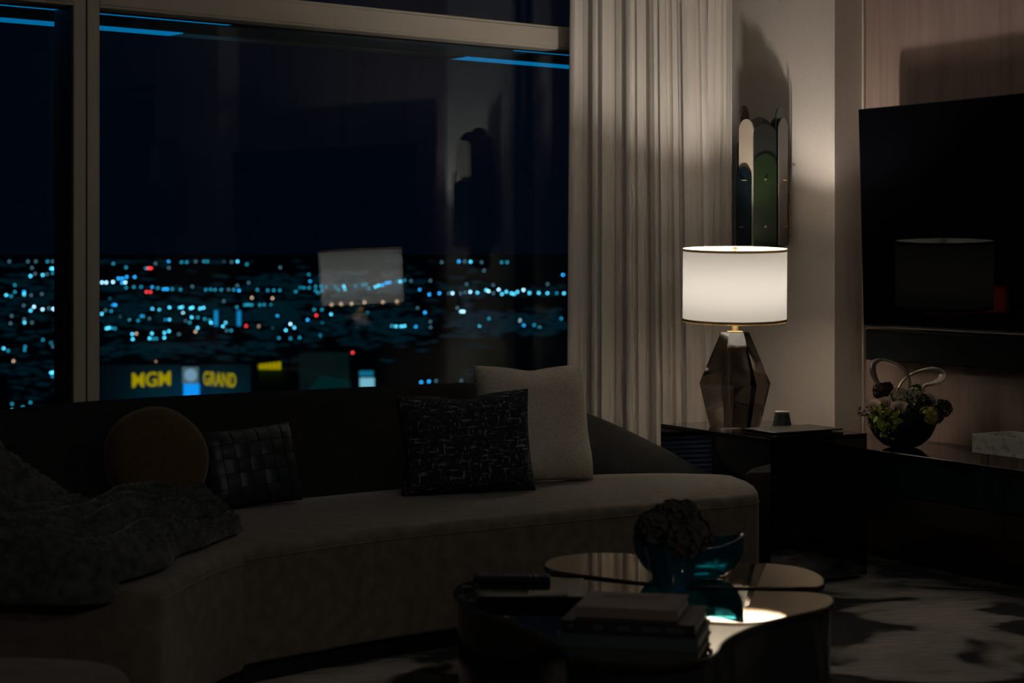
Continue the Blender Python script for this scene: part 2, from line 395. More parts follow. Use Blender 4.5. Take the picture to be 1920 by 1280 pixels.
# ------------------------------------------------------------------ city outside
GZ = -120.0
add('ground', box(-60000, 30000, 60, 60000, GZ-5, GZ), mat('night_ground', (.05, .09, .10), 1), kind='structure', label='dark city ground far below the window')
COL = {'c': ((.16, .80, 1.0), 1.5), 'b': ((.04, .48, 1.0), 1.4), 't': ((.04, .50, .66), .60), 'w': ((.70, .86, 1.0), 2.1),
       'r': ((1.0, .03, .03), 2.4), 'o': ((1.0, .42, .24), 1.2), 'd': ((.30, .52, .58), .30)}
CNAME = {'c': 'pale cyan', 'b': 'strong blue', 't': 'faint teal', 'w': 'bright white', 'r': 'red', 'o': 'peach orange', 'd': 'dim grey'}
Z1 = """65,193,d 197,190,d 253,190,d 335,195,t 372,190,d 362,245,c 376,245,c 372,277,t 424,247,c 302,290,c 332,285,d 248,282,d 215,298,c 226,240,d 105,362,t 44,432,c 78,440,t 105,410,t 170,410,b 170,427,c 220,433,d 295,425,d 168,505,d 240,515,w 216,542,c 300,533,w 345,525,d 376,530,w 424,528,w 82,580,d 171,602,d 173,626,c 226,626,d 75,632,d 303,748,t 360,770,t 374,795,d 26,808,c 58,825,t 178,796,t 174,820,t 95,898,o 360,980,c 374,978,c 370,1005,t 85,1200,t 85,1245,c 162,1222,t 215,1190,t
800,210,t 890,237,t 1030,243,t 1048,243,r 1066,243,r 1098,210,d 1190,197,b 1192,240,d 1282,200,t 1318,200,t 1382,195,d 1440,193,t 1465,193,t 1582,192,d 1635,198,d 1677,193,c 1743,215,t 720,343,w 750,343,w 798,340,w 836,315,b 862,315,b 894,305,b 951,305,b 862,345,b 884,343,w 890,380,t 945,375,t 996,375,t 1074,378,b 1114,383,t 1155,390,b 1180,390,b 1216,390,t 1274,393,t 1034,410,r 1062,410,r 1357,372,d 1452,395,t 1487,392,t 1518,395,t 1562,395,t 1614,393,d 1650,395,t 1688,400,b 1755,345,d 1675,365,d 1778,451,o 776,460,t 796,502,b 815,502,b 745,540,d 785,545,t 718,565,c 847,582,d 912,612,c 975,612,t 997,578,b 1012,582,t 1055,598,d 1076,530,c 1125,537,c 1196,520,c 1268,522,c 1285,517,c 1345,525,c 1360,520,c 1412,527,c 1437,522,c 1292,560,w 1353,590,c 1397,590,t 1445,600,t 1480,610,t 1490,627,c 1196,606,c 1165,603,b 1310,615,d 1340,625,t 1593,628,c 1574,653,c 1395,664,c 1380,690,o 1600,682,d 1632,682,t 752,668,c 770,663,c 790,665,t 812,668,t 933,707,c 962,704,o 937,743,c 1072,703,c 1056,737,c 1082,740,t 1104,740,t 1160,698,c 1193,687,c 1160,733,c 1263,708,d 1728,502,t 1745,500,t 1760,500,t 1778,502,t 1738,650,r 1580,475,d 1672,517,t 1100,905,o"""
Z2 = """11,177,c 203,195,d 368,237,t 377,275,b 293,335,t 317,312,t 340,313,t 370,313,t 408,305,t 408,330,t 422,342,t 440,305,t 445,330,t 470,308,t 522,308,t 540,325,t 572,305,c 578,325,c 640,303,t 680,297,t 700,293,t 718,318,t 755,308,c 775,300,c 797,298,b 820,285,b 838,283,b 882,277,t 900,277,c 925,270,t 962,273,d 70,325,t 130,328,t 165,328,t 200,328,t 38,371,o 158,374,o 12,413,t 38,413,t 84,413,t 110,411,t 148,413,t 186,478,b 8,535,r 77,537,o 104,527,r 160,547,d 262,524,w 235,560,c 285,545,c 195,605,t 262,607,t 315,602,t 435,590,t 362,500,b 412,473,r 400,440,t 445,440,t 498,467,c 446,514,t 501,410,o 556,407,o 617,405,o 692,398,o 799,396,o 881,393,o 710,458,t 850,537,c 875,537,c 905,537,c 925,535,c 990,540,b 1000,430,d 1043,456,b 1074,510,d 1075,543,d 1068,352,b 1127,345,b 1012,325,b 1074,272,d 1140,165,d 1182,345,d 1203,345,w 1240,160,b 1274,160,d 1308,162,c 1372,165,d 1386,213,d 1284,292,d 1250,345,d 1277,340,d 1306,337,w 1347,342,c 1398,327,c 1412,333,w 1440,345,d 1471,324,w 1490,350,c 1516,336,c 1545,345,c 1560,350,c 1580,337,c 1615,326,w 1650,343,c 1704,343,c 1754,345,c 1808,345,t 1850,345,c 1844,238,b 1755,292,d 1440,297,d 1253,451,w 1268,451,w 1231,430,d 1359,538,c 1595,503,w 1617,532,b 1677,530,t 1708,543,t 1415,492,t 1835,492,t 1520,165,t 1488,165,t 623,690,r 240,790,t 237,832,b 245,855,b 245,870,t 1021,861,b 1066,857,b 1108,853,d 1254,853,d"""
lights = []
for txt, s, x0 in ((Z1, 3.765, 0), (Z2, 3.097, 460)):
    for w in txt.split():
        x, y, c = w.split(','); x, y = x0+float(x)/s, 440+float(y)/s
        if x0 and x < 476 and any(abs(x-q[0]) < 5 and abs(y-q[1]) < 5 for q in lights): continue
        lights.append((x, y, c))
lm = {}
for c, (col, s) in COL.items():
    me = bpy.data.meshes.new('city_light'); v, f = ball((0, 0, 0), 1, 1); me.from_pydata(v, [], f)
    me.materials.append(emis('city_glow_'+CNAME[c].replace(' ', '_'), col, s*3.6)); lm[c] = me
for (x, y, c) in lights:           # street and building lamps spread over the plain, by bearing and depression
    dip = max((y-470)/3500, .0062); tanb = (x-960)/3500
    d = (EYE-GZ)/dip; r = 1.9*d/3500
    o = bpy.data.objects.new('city_light', lm[c]); C.objects.link(o)
    o.location = (tanb*d, d, GZ+r); o.scale = (r, r, r)
    where = 'past the mullion in the narrow side pane' if x < 120 else 'in the farthest row under the black sky' if y < 512 else 'along the long distant avenue' if y < 558 else 'among the middle-distance streets' if y < 645 else 'close by the lit casino signs'
    props(o, '%s round city light %s' % (CNAME[c], where), 'city light', '%s city lights %s' % (CNAME[c], where))
# hazy glow of the streets, put in as faint emissive flakes
V, F = [], []
def speck(x, y, r=1.0):
    if any(abs(x-q_[0]) < r+2.2 and abs(y-q_[1]) < r+2.2 for q_ in lights): return
    dip = (y-470)/3500; d = (EYE-GZ)/dip; q = r*d/3500
    h = q*.45; v, f = [(q*3, 0, 0), (0, q, 0), (-q*3, 0, 0), (0, -q, 0), (0, 0, h), (0, 0, -h)], [(0, 1, 4), (1, 2, 4), (2, 3, 4), (3, 0, 4), (1, 0, 5), (2, 1, 5), (3, 2, 5), (0, 3, 5)]
    n = len(V); V.extend([((x-960)/3500*d+p[0], d+p[1], GZ+h+p[2]) for p in v]); F.extend([tuple(i+n for i in t) for t in f])
for (x0, x1, y0, y1, n) in ((190, 470, 488, 497, 50), (190, 470, 535, 548, 110), (190, 560, 565, 612, 420), (470, 800, 520, 550, 230), (470, 760, 575, 640, 260),
                            (720, 800, 600, 625, 90), (820, 1060, 540, 556, 110), (860, 1060, 585, 625, 260), (0, 115, 500, 620, 160), (0, 115, 640, 770, 70), (190, 520, 645, 672, 130), (190, 900, 500, 660, 260), (-900, 0, 490, 680, 500)):
    for _ in range(n): speck(random.uniform(x0, x1), max(491, random.gauss((y0+y1)/2, (y1-y0)/3.2)), random.uniform(3.0, 6.5))
add('street_glow', (V, F), emis('street_glow', (.02, .34, .46), .034), kind='stuff', label='teal haze of street light over the plain, put in as faint emissive flakes', cat='street lights')
def at(x, y, d): return ((x-960)/3500*d, d, EYE-(y-470)/3500*d)
# two lit pylons
for x, lab in ((405, 'lit blue pylon of stacked rings on the plain, nearer the window mullion'), (448, 'lit blue pylon of stacked rings beside the red street lights')):
    px, d, zb = at(x, 610, 1900); r = 3.6*d/3500
    py = empty('light_pylon', (px, d, GZ), lab, 'light pylon', 'pair of blue pylons')
    add('mast', lathe([(r*.4, GZ), (r*.4, zb)], 8, (px, d)), M['slab'], py)
    for i in range(9):
        z = zb+i*3.2*d/3500
        add('ring_light', lathe([(r, z), (r, z+2.1*d/3500)], 10, (px, d)), bpy.data.materials.get('pylon_glow') or emis('pylon_glow', (.02, .42, .85), .9), py)
# casino tower with its sign, set at a re-entrant corner
D = 600.0; pm = D/3500
bx, _, _ = at(357, 700, D)
tower = empty('casino_building', (bx, D+20, GZ), 'dark casino roof block carrying a yellow lettered sign', 'building')
M['tower'] = mat('teal_dark_facade', (.03, .12, .14), .8); M['tower2'] = mat('green_grey_roof', (.10, .2, .18), .8)
def block(x0, x1, ytop, d0, d1, m, parent, name='wall'):
    z = at(0, ytop, d0)[2]
    return add(name, box(at(x0, 0, d0)[0], at(x1, 0, d0)[0], d0, d1, GZ, z), m, parent)
block(186, 345, 684, D+4, D+22, M['tower'], tower); block(371, 470, 684, D+4, D+22, M['tower'], tower); block(338, 376, 684, D+14, D+22, M['tower'], tower)
for fx in (-11, 0, 11):  # added fill lamps, put in to brighten the dark facade
    add('facade_fill_lamp', box(bx+fx-.5, bx+fx+.5, D-9, D-8, -50.5, -49.8), M['tower'], tower)
    fl = bpy.data.lights.new('facade_fill_beam', 'POINT'); fl.energy = 700; fl.color = (.12, .75, 1); fl.shadow_soft_size = .3
    fo_ = bpy.data.objects.new('facade_fill_beam', fl); C.objects.link(fo_); fo_.parent = tower; fo_.location = (fx, -28.5, -49-GZ)
yel = emis('yellow_sign_glow', (1.0, .50, .0), .62)
def sign(txt, xc, yc, wpx, hpx, rot, parent, m=yel):
    cu = bpy.data.curves.new('t', 'FONT'); cu.body = txt; cu.align_x = 'CENTER'; cu.align_y = 'CENTER'; cu.size = 1; cu.offset = .015; cu.extrude = .01; cu.resolution_u = 3
    ob = bpy.data.objects.new('t', cu); C.objects.link(ob); bpy.context.view_layer.update()
    me = bpy.data.meshes.new_from_object(ob.evaluated_get(bpy.context.evaluated_depsgraph_get())); bpy.data.objects.remove(ob)
    xs = [v.co.x for v in me.vertices]; ys = [v.co.y for v in me.vertices]
    cx, cy = (max(xs)+min(xs))/2, (max(ys)+min(ys))/2; sx = wpx*pm/(max(xs)-min(xs))/math.cos(rot); sy = hpx*pm/(max(ys)-min(ys))
    X, Y, Z = at(xc, yc, D)
    v = [(X+(q.co.x-cx)*sx*math.cos(rot)-q.co.z*8*math.sin(rot), Y-7+(q.co.x-cx)*sx*math.sin(rot)-q.co.z*8*math.cos(rot), Z+(q.co.y-cy)*sy) for q in me.vertices]
    return add('sign_lettering', (v, [tuple(p.vertices) for p in me.polygons]), m, parent)
sign('MGM', 292, 708, 60, 27, .75, tower); sign('GRAND', 418, 708, 70, 26, -.75, tower)
def panel(name, x0, x1, y0, y1, d, m, parent, th=1):
    a, b = at(x0, y1, d), at(x1, y0, d)
    return add(name, box(a[0], b[0], d-th, d, a[2], b[2]), m, parent)
panel('sign_emblem_panel', 343, 372, 688, 718, D, emis('emblem_glow', (.42, .46, .44), .32), tower)
X, Y, Z = at(357.5, 703, D-1.6)
add('sign_emblem', xf(lathe([(2.0, 0), (1.9, .3)], 20), lambda x, y, z: (X+x, Y-z, Z+y)), emis('emblem_disc_glow', (.55, .68, .8), .55), tower)
panel('video_screen', 345, 374, 719, 752, D-1, emis('blue_screen_glow', (.01, .38, 1.0), .95), tower)
b2 = empty('signed_building', (at(495, 700, 760)[0], 770, GZ), 'low dark building with a small row of yellow letters', 'building')
block(455, 540, 690, 760, 800, M['tower'], b2)
for i in range(8):
    x = 462+i*8.3; h = 3.2+i*.55
    panel('sign_letter', x, x+6.4, 688-i*.4-h, 688-i*.4+h, 758, yel, b2)
b3 = empty('flat_roof_hall', (at(590, 700, 900)[0], 930, GZ), 'pale green flat-roofed hall beyond the yellow signs', 'building')
block(545, 634, 673, 900, 960, mat('pale_green_wall_glow', (.16, .26, .22), .8, emit=(.08, .16, .14), es=.04), b3)  # faint emission in the wall stands in for city light on it
panel('wall_panel', 575, 634, 673, 701, 899, bpy.data.materials['pale_green_wall_glow'], b3)
b4 = empty('glowing_canopy', (at(610, 745, 620)[0], 640, GZ), 'green canopy roof with added glow below the flat-roofed hall', 'building')
v = [at(555, 760, 600), at(600, 704, 680), at(655, 712, 680), at(665, 760, 600)]
add('roof', ([(*p,) for p in v]+[(p[0], p[1], p[2]-4) for p in v], [(0, 1, 2, 3), (4, 5, 6, 7), (0, 1, 5, 4), (1, 2, 6, 5), (2, 3, 7, 6), (3, 0, 4, 7)]), mat('green_roof_glow', (.03, .2, .16), .8, emit=(.0, .14, .11), es=.12), b4)  # roof given its own green glow in place of light falling on it
for x in (562, 655):
    p = at(x, 758, 604); add('column', box(p[0]-1, p[0]+1, p[1], p[1]+2, GZ, p[2]-3), M['tower'], b4)
b5 = empty('billboard', (at(689, 715, 700)[0], 700, GZ), 'white and blue lit billboard near the flowers seen in the glass', 'billboard')
panel('screen', 675, 702, 708, 726, 699, emis('white_board_glow', (.45, .78, .85), .75), b5); panel('header_screen', 674, 700, 695, 704, 699, emis('blue_board_glow', (.02, .35, .5), .5), b5)
p = at(688, 727, 700); add('post', box(p[0]-.6, p[0]+.6, 699.2, 700.2, GZ, p[2]), M['tower'], b5)
# red sign that only the television glass catches
b6 = empty('red_sign_building', (-945, 277, GZ), 'building with three red lit panels, mirrored in the television glass', 'building')
add('wall', box(-990, -900, 230, 330, GZ, -52), M['tower'], b6)
for i, y in enumerate((254, 269, 283)):
    add('red_panel', box(-899.5, -898.5, y, y+11, -70, -58), bpy.data.materials.get('red_panel_glow') or emis('red_panel_glow', (1, .06, .04), 9), b6)

# ------------------------------------------------------------------ television, soundbar, console
tv = empty('television', W(.98, .17, 1.02), 'large flat black television hung on the wood wall', 'television')
tilt = lambda k, o, z: W(k, o+(z-1.02)/.95*.03, z)
tvo, tvl = .15, 1.80
body = add('screen', xf(box(.203, tvl-.003, .1935-.03, .196-.03+.006, 1.028, 1.965), tilt), M['screen'], tv)
add('bezel', xf(join(box(.2, tvl, .135, .165, 1.02, 1.968, .003), box(.2, .2035, .165, .1735, 1.02, 1.968), box(tvl-.0035, tvl, .165, .1735, 1.02, 1.968), box(.2, tvl, .165, .1735, 1.9645, 1.968), box(.2, tvl, .165, .1735, 1.02, 1.03)), tilt), M['bezel'], tv)
add('bottom_trim', xf(box(.2, tvl, .166, .176, 1.0165, 1.0225, .001), tilt), M['silver'], tv)
add('wall_bracket', xf(box(.75, 1.25, 0, .14, 1.3, 1.6), W), M['bezel'], tv)
sb = empty('soundbar', W(1.0, .12, .872), 'long black cloth-fronted soundbar under the television', 'soundbar')
add('body', xf(box(.2, tvl, .06, .158, .872, 1.008, .004, 2), W), M['bezel'], sb)
add('grille', xf(box(.204, tvl-.004, .158, .166, .876, 1.004, .003, 2), W), M['cloth_black'], sb)
add('wall_bracket', xf(box(.8, 1.2, 0, .06, .90, .98), W), M['bezel'], sb)
CZ = .53
con = empty('media_console', W(.98, .22, .25), 'long floating blue-black lacquer console under the soundbar', 'console')
add('top_slab', xf(box(.02, 1.96, .002, .455, CZ-.022, CZ, .0025), W), M['blackgloss'], con)
add('body', xf(box(.02, 1.96, .002, .425, .355, CZ-.022), W), M['consolegloss'], con)
add('lower_body', xf(box(.02, 1.96, .002, .42, .25, .355), W), M['consolebrown'], con)
for i in range(3):
    k0 = .025+i*.645
    add('drawer_front', xf(box(k0, k0+.638, .425, .446, .36, CZ-.028, .002), W), M['consolegloss'], con)
    add('lower_front', xf(box(k0, k0+.638, .42, .44, .255, .35, .002), W), M['consolebrown'], con)

# ------------------------------------------------------------------ sconces
def capsule(cx, cy, ang, w, z0, z1, off, th=.006):
    """flat plate with round ends, facing direction ang, at distance off from the axis"""
    n = 12; r = w/2; pts = []
    for i in range(n+1):
        a = PI*i/n; pts.append((r*math.cos(a), z1-r+r*math.sin(a)))
    pts += [(-r, z0), (r, z0)]
    nx, ny = math.cos(ang), math.sin(ang); tx, ty = -ny, nx
    fn = lambda u, v, q: (cx+nx*(off+q)+tx*u, cy+ny*(off+q)+ty*u, v)
    m = len(pts)
    V = [fn(u, v, 0) for u, v in pts]+[fn(u, v, th) for u, v in pts]
    return V, [tuple(range(m)), tuple(range(m, 2*m))]+[(i, (i+1) % m, m+(i+1) % m, m+i) for i in range(m)]
def sconce(k, dz, label):
    cx, cy, _ = W(k, .17+.145, 0)
    s = empty('wall_sconce', W(k, .17, 1.0+dz), label, 'wall sconce', 'sconces flanking the television')
    add('wall_plate', xf(box(k-.03, k+.03, .17, .182, 1.42+dz, 1.62+dz, .003), W), M['brass'], s)
    add('bracket_arm', xf(join(box(k-.012, k+.012, .18, .315, 1.45+dz, 1.474+dz), box(k-.012, k+.012, .18, .315, 1.52+dz, 1.544+dz)), W), M['brass'], s)
    add('core_rod', lathe([(.018, 1.34+dz), (.018, 1.85+dz)], 12, (cx, cy)), M['brass'], s)
    base = math.atan2(-B.y, -B.x)
    pw = .108
    # (turn from the room-facing direction, back plate: colour, top; front plate: colour, top)
    spec = [(0, 'pl_cream', 1.952, 'pl_navy', 1.734), (60, 'pl_black', 1.926, 'pl_green', 1.79), (120, 'pl_teal', 2.006, 'pl_grey', 1.957),
            (-60, 'pl_brown', 2.02, 'pl_black', 1.86), (-120, 'pl_grey', 1.97, 'pl_navy', 1.75), (180, 'pl_brown', 1.967, 'pl_black', 1.85)]
    for deg, c1, t1, c2, t2 in spec:
        a = base+math.radians(deg)
        add('plate', capsule(cx, cy, a, pw, 1.36+dz, t1+dz, .086), M[c1], s, 'x')
        p2 = add('plate', capsule(cx, cy, a, pw*.97, (1.26 if deg == -60 else 1.375)+dz, t2+dz, .100), M[c2], s, 'x')
        if abs(deg) < 150:
            nx, ny = math.cos(a), math.sin(a)
            for z in (1.673, 1.459):
                add('knob', tube([(cx+nx*.10, cy+ny*.10, z+dz), (cx+nx*.118, cy+ny*.118, z+dz), (cx+nx*.124, cy+ny*.124, z+dz)], [.0035, .0035, .0055], 8), M['brass'], p2)
sconce(-.34, 0, 'tall layered plate sconce on the pier right above the lit lamp')
sconce(2.32, .06, 'matching plate sconce on the far pier, mirrored faintly in the window')

# ------------------------------------------------------------------ side table with lamp, puck, folder
TZ = .60
st = empty('side_table', T(.385, .25, 0), 'black mirror-gloss cube side table under the lit lamp', 'side table')
add('top', xf(box(0, .77, 0, .50, TZ-.018, TZ, .003), T), M['blackgloss'], st)
for nm, q in (('side_panel', (0, .77, 0, .012)), ('side_panel', (0, .77, .488, .50)), ('end_panel', (0, .012, .012, .488)), ('end_panel', (.758, .77, .012, .488))):
    add(nm, xf(box(q[0]+.001, q[1]-.001, q[2]+.001, q[3]-.001, .02, TZ-.0185), T), M['smokemirror'], st)
add('plinth', xf(box(.03, .74, .03, .47, 0, .02), T), M['bezel'], st)

LX, LY = .953, 7.98
lamp = empty('table_lamp', (LX, LY, TZ), 'lit table lamp with cream drum shade and faceted smoked crystal base', 'lamp')
rot = 0
def facet(prof, n=6, tw=0):
    V, F = [], []
    for j, (r, z) in enumerate(prof):
        for i in range(n):
            t = 2*PI*(i+(tw if j % 2 else 0))/n+rot
            V.append((LX+r*math.cos(t), LY+r*math.sin(t), z))
    for j in range(len(prof)-1):
        for i in range(n): F.append((j*n+i, j*n+(i+1) % n, (j+1)*n+(i+1) % n, (j+1)*n+i))
    F += [tuple(range(n)), tuple(range((len(prof)-1)*n, len(prof)*n))]
    return V, F
add('crystal_base', facet([(.108, TZ+.001), (.152, .785), (.060, 1.003)]), M['smoke'], lamp)
add('neck', lathe([(.035, 1.0035), (.035, 1.006), (.0165, 1.008), (.0165, 1.05), (.010, 1.052), (.010, 1.09), (.02, 1.092), (.02, 1.14), (.006, 1.141), (.006, 1.352)], 20, (LX, LY)), M['brass'], lamp, True)
S0, S1, SR = 1.052, 1.358, .2215
TLT = math.radians(2.8)
def tl(x, y, z):              # the shade sits a little crooked on its harp
    dy, dz = y-LY, z-1.35
    return (x, LY+dy*math.cos(TLT)-dz*math.sin(TLT), 1.35+dy*math.sin(TLT)+dz*math.cos(TLT))
sh = add('lamp_shade', xf(lathe([(SR, S0), (SR, S1)], 72, (LX, LY), False), tl), M['shade'], lamp, 'all')
for z0, z1 in ((S0-.004, S0+.010), (S1-.009, S1+.002)):
    add('trim_band', xf(lathe([(SR+.001, z0), (SR+.001, z1)], 72, (LX, LY), False), tl), M['trimband'], sh, True)
add('diffuser', xf(lathe([(.024, S0+.012), (SR-.004, S0+.012)], 48, (LX, LY), False), tl), M['diffuser'], sh)
for a in (.5, .5+2*PI/3, .5+4*PI/3):
    add('spider_wire', xf(tube([(LX, LY, 1.345), (LX+(SR-.002)*math.cos(a), LY+(SR-.002)*math.sin(a), 1.345)], .002, 6), tl), M['brass'], sh)
add('finial', lathe([(.004, 1.352), (.014, 1.354), (.014, 1.362), (.004, 1.366)], 12, (LX, LY)), M['brass'], lamp, True)
add('bulb', lathe([(.013, 1.14), (.018, 1.155), (.03, 1.19), (.028, 1.22), (.015, 1.238), (.003, 1.242)], 20, (LX, LY)), M['bulb'], lamp, True)

pk = empty('tabletop_speaker', T(.27, .27, TZ), 'small dark tapered tabletop speaker with pale top beside the lamp', 'speaker')
pc = T(.27, .27, 0)
add('body', lathe([(.041, TZ+.0004), (.043, TZ+.004), (.029, TZ+.072)], 32, pc[:2]), M['charcoal'], pk, True)
add('top_cap', lathe([(.029, TZ+.0721), (.0305, TZ+.074), (.0305, TZ+.079), (.028, TZ+.081)], 32, pc[:2]), M['greytop'], pk, True)
fo = empty('leather_folder', T(.145, .22, TZ), 'closed black folder lying on the side table beside the lamp', 'folder')
add('lower_cover', xf(box(.03, .25, .05, .40, TZ+.0005, TZ+.007, .002), T), M['folder'], fo)
add('upper_cover', xf(box(.03, .25, .05, .40, TZ+.016, TZ+.022, .002), T), M['folder'], fo)
add('pages', xf(box(.06, .24, .06, .36, TZ+.0072, TZ+.0158), T), M['bezel'], fo)

# ------------------------------------------------------------------ curtains
def curtain(name, p0, p1, folds, amp, zt, lean, label, seed):
    n = folds*22
    d = Vector((p1[0]-p0[0], p1[1]-p0[1])); L = d.length; d.normalize(); nn = Vector((d.y, -d.x))
    def fn(u, v):
        z = zt*(1-v)+.012*v
        g = u+.020*nz(u*4+seed, v*1.3, 2)*(.4+v)
        big = math.sin(2*PI*folds*.42*g+2.2*nz(g*3.3, 0, seed))
        mid = math.sin(2*PI*folds*g+3.0*nz(g*6, v*.35, seed+1))
        mid = math.copysign(abs(mid)**.7, mid)
        fine = nz(g*folds*3.1, v*.5, seed+2)
        env = .55+.75*abs(nz(g*5+9, .0, seed))
        off = amp*(1.15*big+1.0*mid*env+.30*fine)*(.8+.35*v)
        x = g*L+lean(u)*v+amp*.35*math.sin(4*PI*folds*g+seed)
        q = Vector(p0)+d*x+nn*off
        return (q.x, q.y, z)
    o = add(name, grid(n, 30, fn), M['curtain'], None, 'all', label, 'curtain')
    md = o.modifiers.new('thickness', 'SOLIDIFY'); md.thickness = .003
    return o
curtain('curtain', (.285, 8.98), (.905, 8.80), 12, .020, CEIL-.02, lambda u: -.02+.07*u, 'long taupe pleated curtain hanging between the window and the lamp', 3)
curtain('side_curtain', (.925, 8.90), (1.045, 8.86), 3, .03, CEIL-.02, lambda u: -.03*(1-u), 'narrow taupe curtain panel against the pier, beside the sconce', 9)
tk = empty('curtain_track', (.66, 8.9, CEIL-.02), 'slim ceiling track carrying the taupe curtains', 'curtain track')
add('rail', xf(box(0, .85, -.02, .02, CEIL-.02, CEIL-.0005), lambda x, y, z: (.26+x*.962, 8.985-x*.26+y, z)), M['frame'], tk)

# ------------------------------------------------------------------ sofa
K = .9785
SZ = .44
ST = [  # front edge, seat/back junction, back top, back height
    ((-1.00, 5.20), (-1.78, 5.25), (-1.95, 5.25), .80), ((-.96, 5.50), (-1.72, 5.80), (-1.92, 5.92), .80), ((-.86, 5.83), (-1.52, 6.30), (-1.735, 6.60), .80),
    ((-.69, 6.03), (-1.25, 6.66), (-1.48, 6.98), .80), ((-.50, 6.22), (-.95, 6.93), (-1.15, 7.26), .80), ((-.27, 6.40), (-.66, 7.16), (-.80, 7.50), .80),
    ((-.03, 6.56), (-.35, 7.40), (-.45, 7.71), .80), ((.30, 6.775), (.00, 7.62), (-.05, 7.92), .79), ((.60, 6.96), (.36, 7.80), (.36, 8.04), .655),
    ((.80, 7.08), (.62, 7.84), (.64, 8.00), .53), ((.89, 7.145), (.76, 7.815), (.77, 7.91), .465), ((.935, 7.19), (.82, 7.80), (.825, 7.86), .44), ((.958, 7.25), (.85, 7.79), (.85, 7.83), .43), ((.962, 7.32), (.865, 7.78), (.865, 7.82), .43)]
rows = cr([(*[c*K for c in f], *[c*K for c in i], *[c*K for c in t], h) for f, i, t, h in ST], 8)
sofa = empty('curved_sofa', (-.4, 6.6, 0), 'curved taupe sofa with a dark low back under the window', 'sofa')
def seat_part(name, rws, d0, z0=.07):
    secs = []
    for r in rws:
        f = Vector(r[0:2]); i = Vector(r[2:4]); dv = (f-i).normalized(); f = f+dv*d0
        prof = []
        for (t, z) in ((0, z0), (0, SZ-.01), (.04, SZ), (.3, SZ+.010), (.7, SZ+.010), (.9, SZ+.002)):
            q = i+(f-i)*t; prof.append((q.x, q.y, z))
        for a in range(0, 91, 18):
            rr = .035; q = f-dv*rr+dv*(rr*math.sin(math.radians(a))); prof.append((q.x, q.y, SZ-.005-rr+rr*math.cos(math.radians(a))))
        prof.append((f.x, f.y, SZ-.06))
        for z in (.30, .18): prof.append((f.x, f.y, z))
        prof.append((f.x, f.y, z0+.01)); q = f-dv*.012; prof.append((q.x, q.y, z0))
        secs.append(prof)
    m = len(secs[0]); V = sum(secs, []); F = []
    for j in range(len(secs)-1):
        for k in range(m):
            F.append((j*m+k, j*m+(k+1) % m, (j+1)*m+(k+1) % m, (j+1)*m+k))
    F += [tuple(range(m)), tuple(range((len(secs)-1)*m, len(secs)*m))]
    return add(name, (V, F), M['seat'], sofa, True)
cut = 16
# rounded near end of the left section
def shrink(r, s):
    f = Vector(r[0:2]); i = Vector(r[2:4]); c = (f+i)/2
    f2 = c+(f-c)*s; return (f2.x, f2.y)+tuple(r[2:])
left = rows[:cut+1]
r0 = left[0]
lead = []
for dy, s in ((-.075, .86), (-.062, .94), (-.04, .98), (-.018, .995)):
    q = shrink(r0, s); lead.append((q[0], q[1]+dy, q[2], q[3]+dy, *q[4:]))
seat_part('seat_section', lead+left, .03)
right = [tuple(r) for r in rows[cut:]]
right[0] = tuple(a+(b-a)*.06 for a, b in zip(rows[cut], rows[cut+1]))
seat_part('seat_section', right, 0)
def strip(rws, fn, r, name, m, par):
    return add(name, tube([fn(q) for q in rws], r, 6), m, par, True)
def edgept(q, d0, z):
    f = Vector(q[0:2]); i = Vector(q[2:4]); f = f+(f-i).normalized()*d0; return (f.x, f.y, z)
strip(right, lambda q: edgept(q, .001, SZ-.042), .0035, 'piping', M['seat'], sofa)
strip(left, lambda q: edgept(q, .031, SZ-.042), .0035, 'piping', M['seat'], sofa)
# plinth
pl = []
for q in (lead+left+right)[2:-1]:
    f = Vector(q[0:2]); i = Vector(q[2:4]); u = (f-i).normalized(); pl.append((f-u*.05, i+u*.05))
V = [(p.x, p.y, z) for a, b in pl for p, z in ((a, 0), (a, .07), (b, .07), (b, 0))]
F = [(4*j+k, 4*j+(k+1) % 4, 4*j+4+(k+1) % 4, 4*j+4+k) for j in range(len(pl)-1) for k in range(4)]+[(0, 1, 2, 3), tuple(4*(len(pl)-1)+k for k in range(4))]
add('plinth', (V, F), M['bezel'], sofa)
# back shell
secs = []
for q in rows:
    i = Vector(q[2:4]); t_ = Vector(q[4:6]); h = q[6]; f = Vector(q[0:2]); u = (i-f).normalized()
    th = .13*min(1, max(.25, (h-.40)/.38))
    zlo = SZ-.10; prof = []
    a0 = i+u*.004
    for s in (0, .35, .7, .92): p = a0+(t_-a0)*s; prof.append((p.x, p.y, max(zlo, SZ-.06+(h-SZ+.06)*s) if s else zlo))
    for an in (140, 110, 80, 50, 20):
        cx_ = t_+u*(th/2); p = cx_+u*(th/2*math.cos(math.radians(an))); prof.append((p.x, p.y, h-.025+.025*math.sin(math.radians(an))))
    p = t_+u*th; prof.append((p.x, p.y, h-.04)); p = t_+u*(th*.85); prof.append((p.x, p.y, .30 if h > .5 else min(h-.06, .3)))
    p = i+u*max(.05, th*.9); prof.append((p.x, p.y, .03)); p = i+u*.02; prof.append((p.x, p.y, .03))
    secs.append(prof)
m_ = len(secs[0]); V = sum(secs, []); F = [(j*m_+k, j*m_+(k+1) % m_, (j+1)*m_+(k+1) % m_, (j+1)*m_+k) for j in range(len(secs)-1) for k in range(m_)]
F += [tuple(range(m_)), tuple(range((len(secs)-1)*m_, len(secs)*m_))]
add('backrest', (V, F), M['back'], sofa, True)

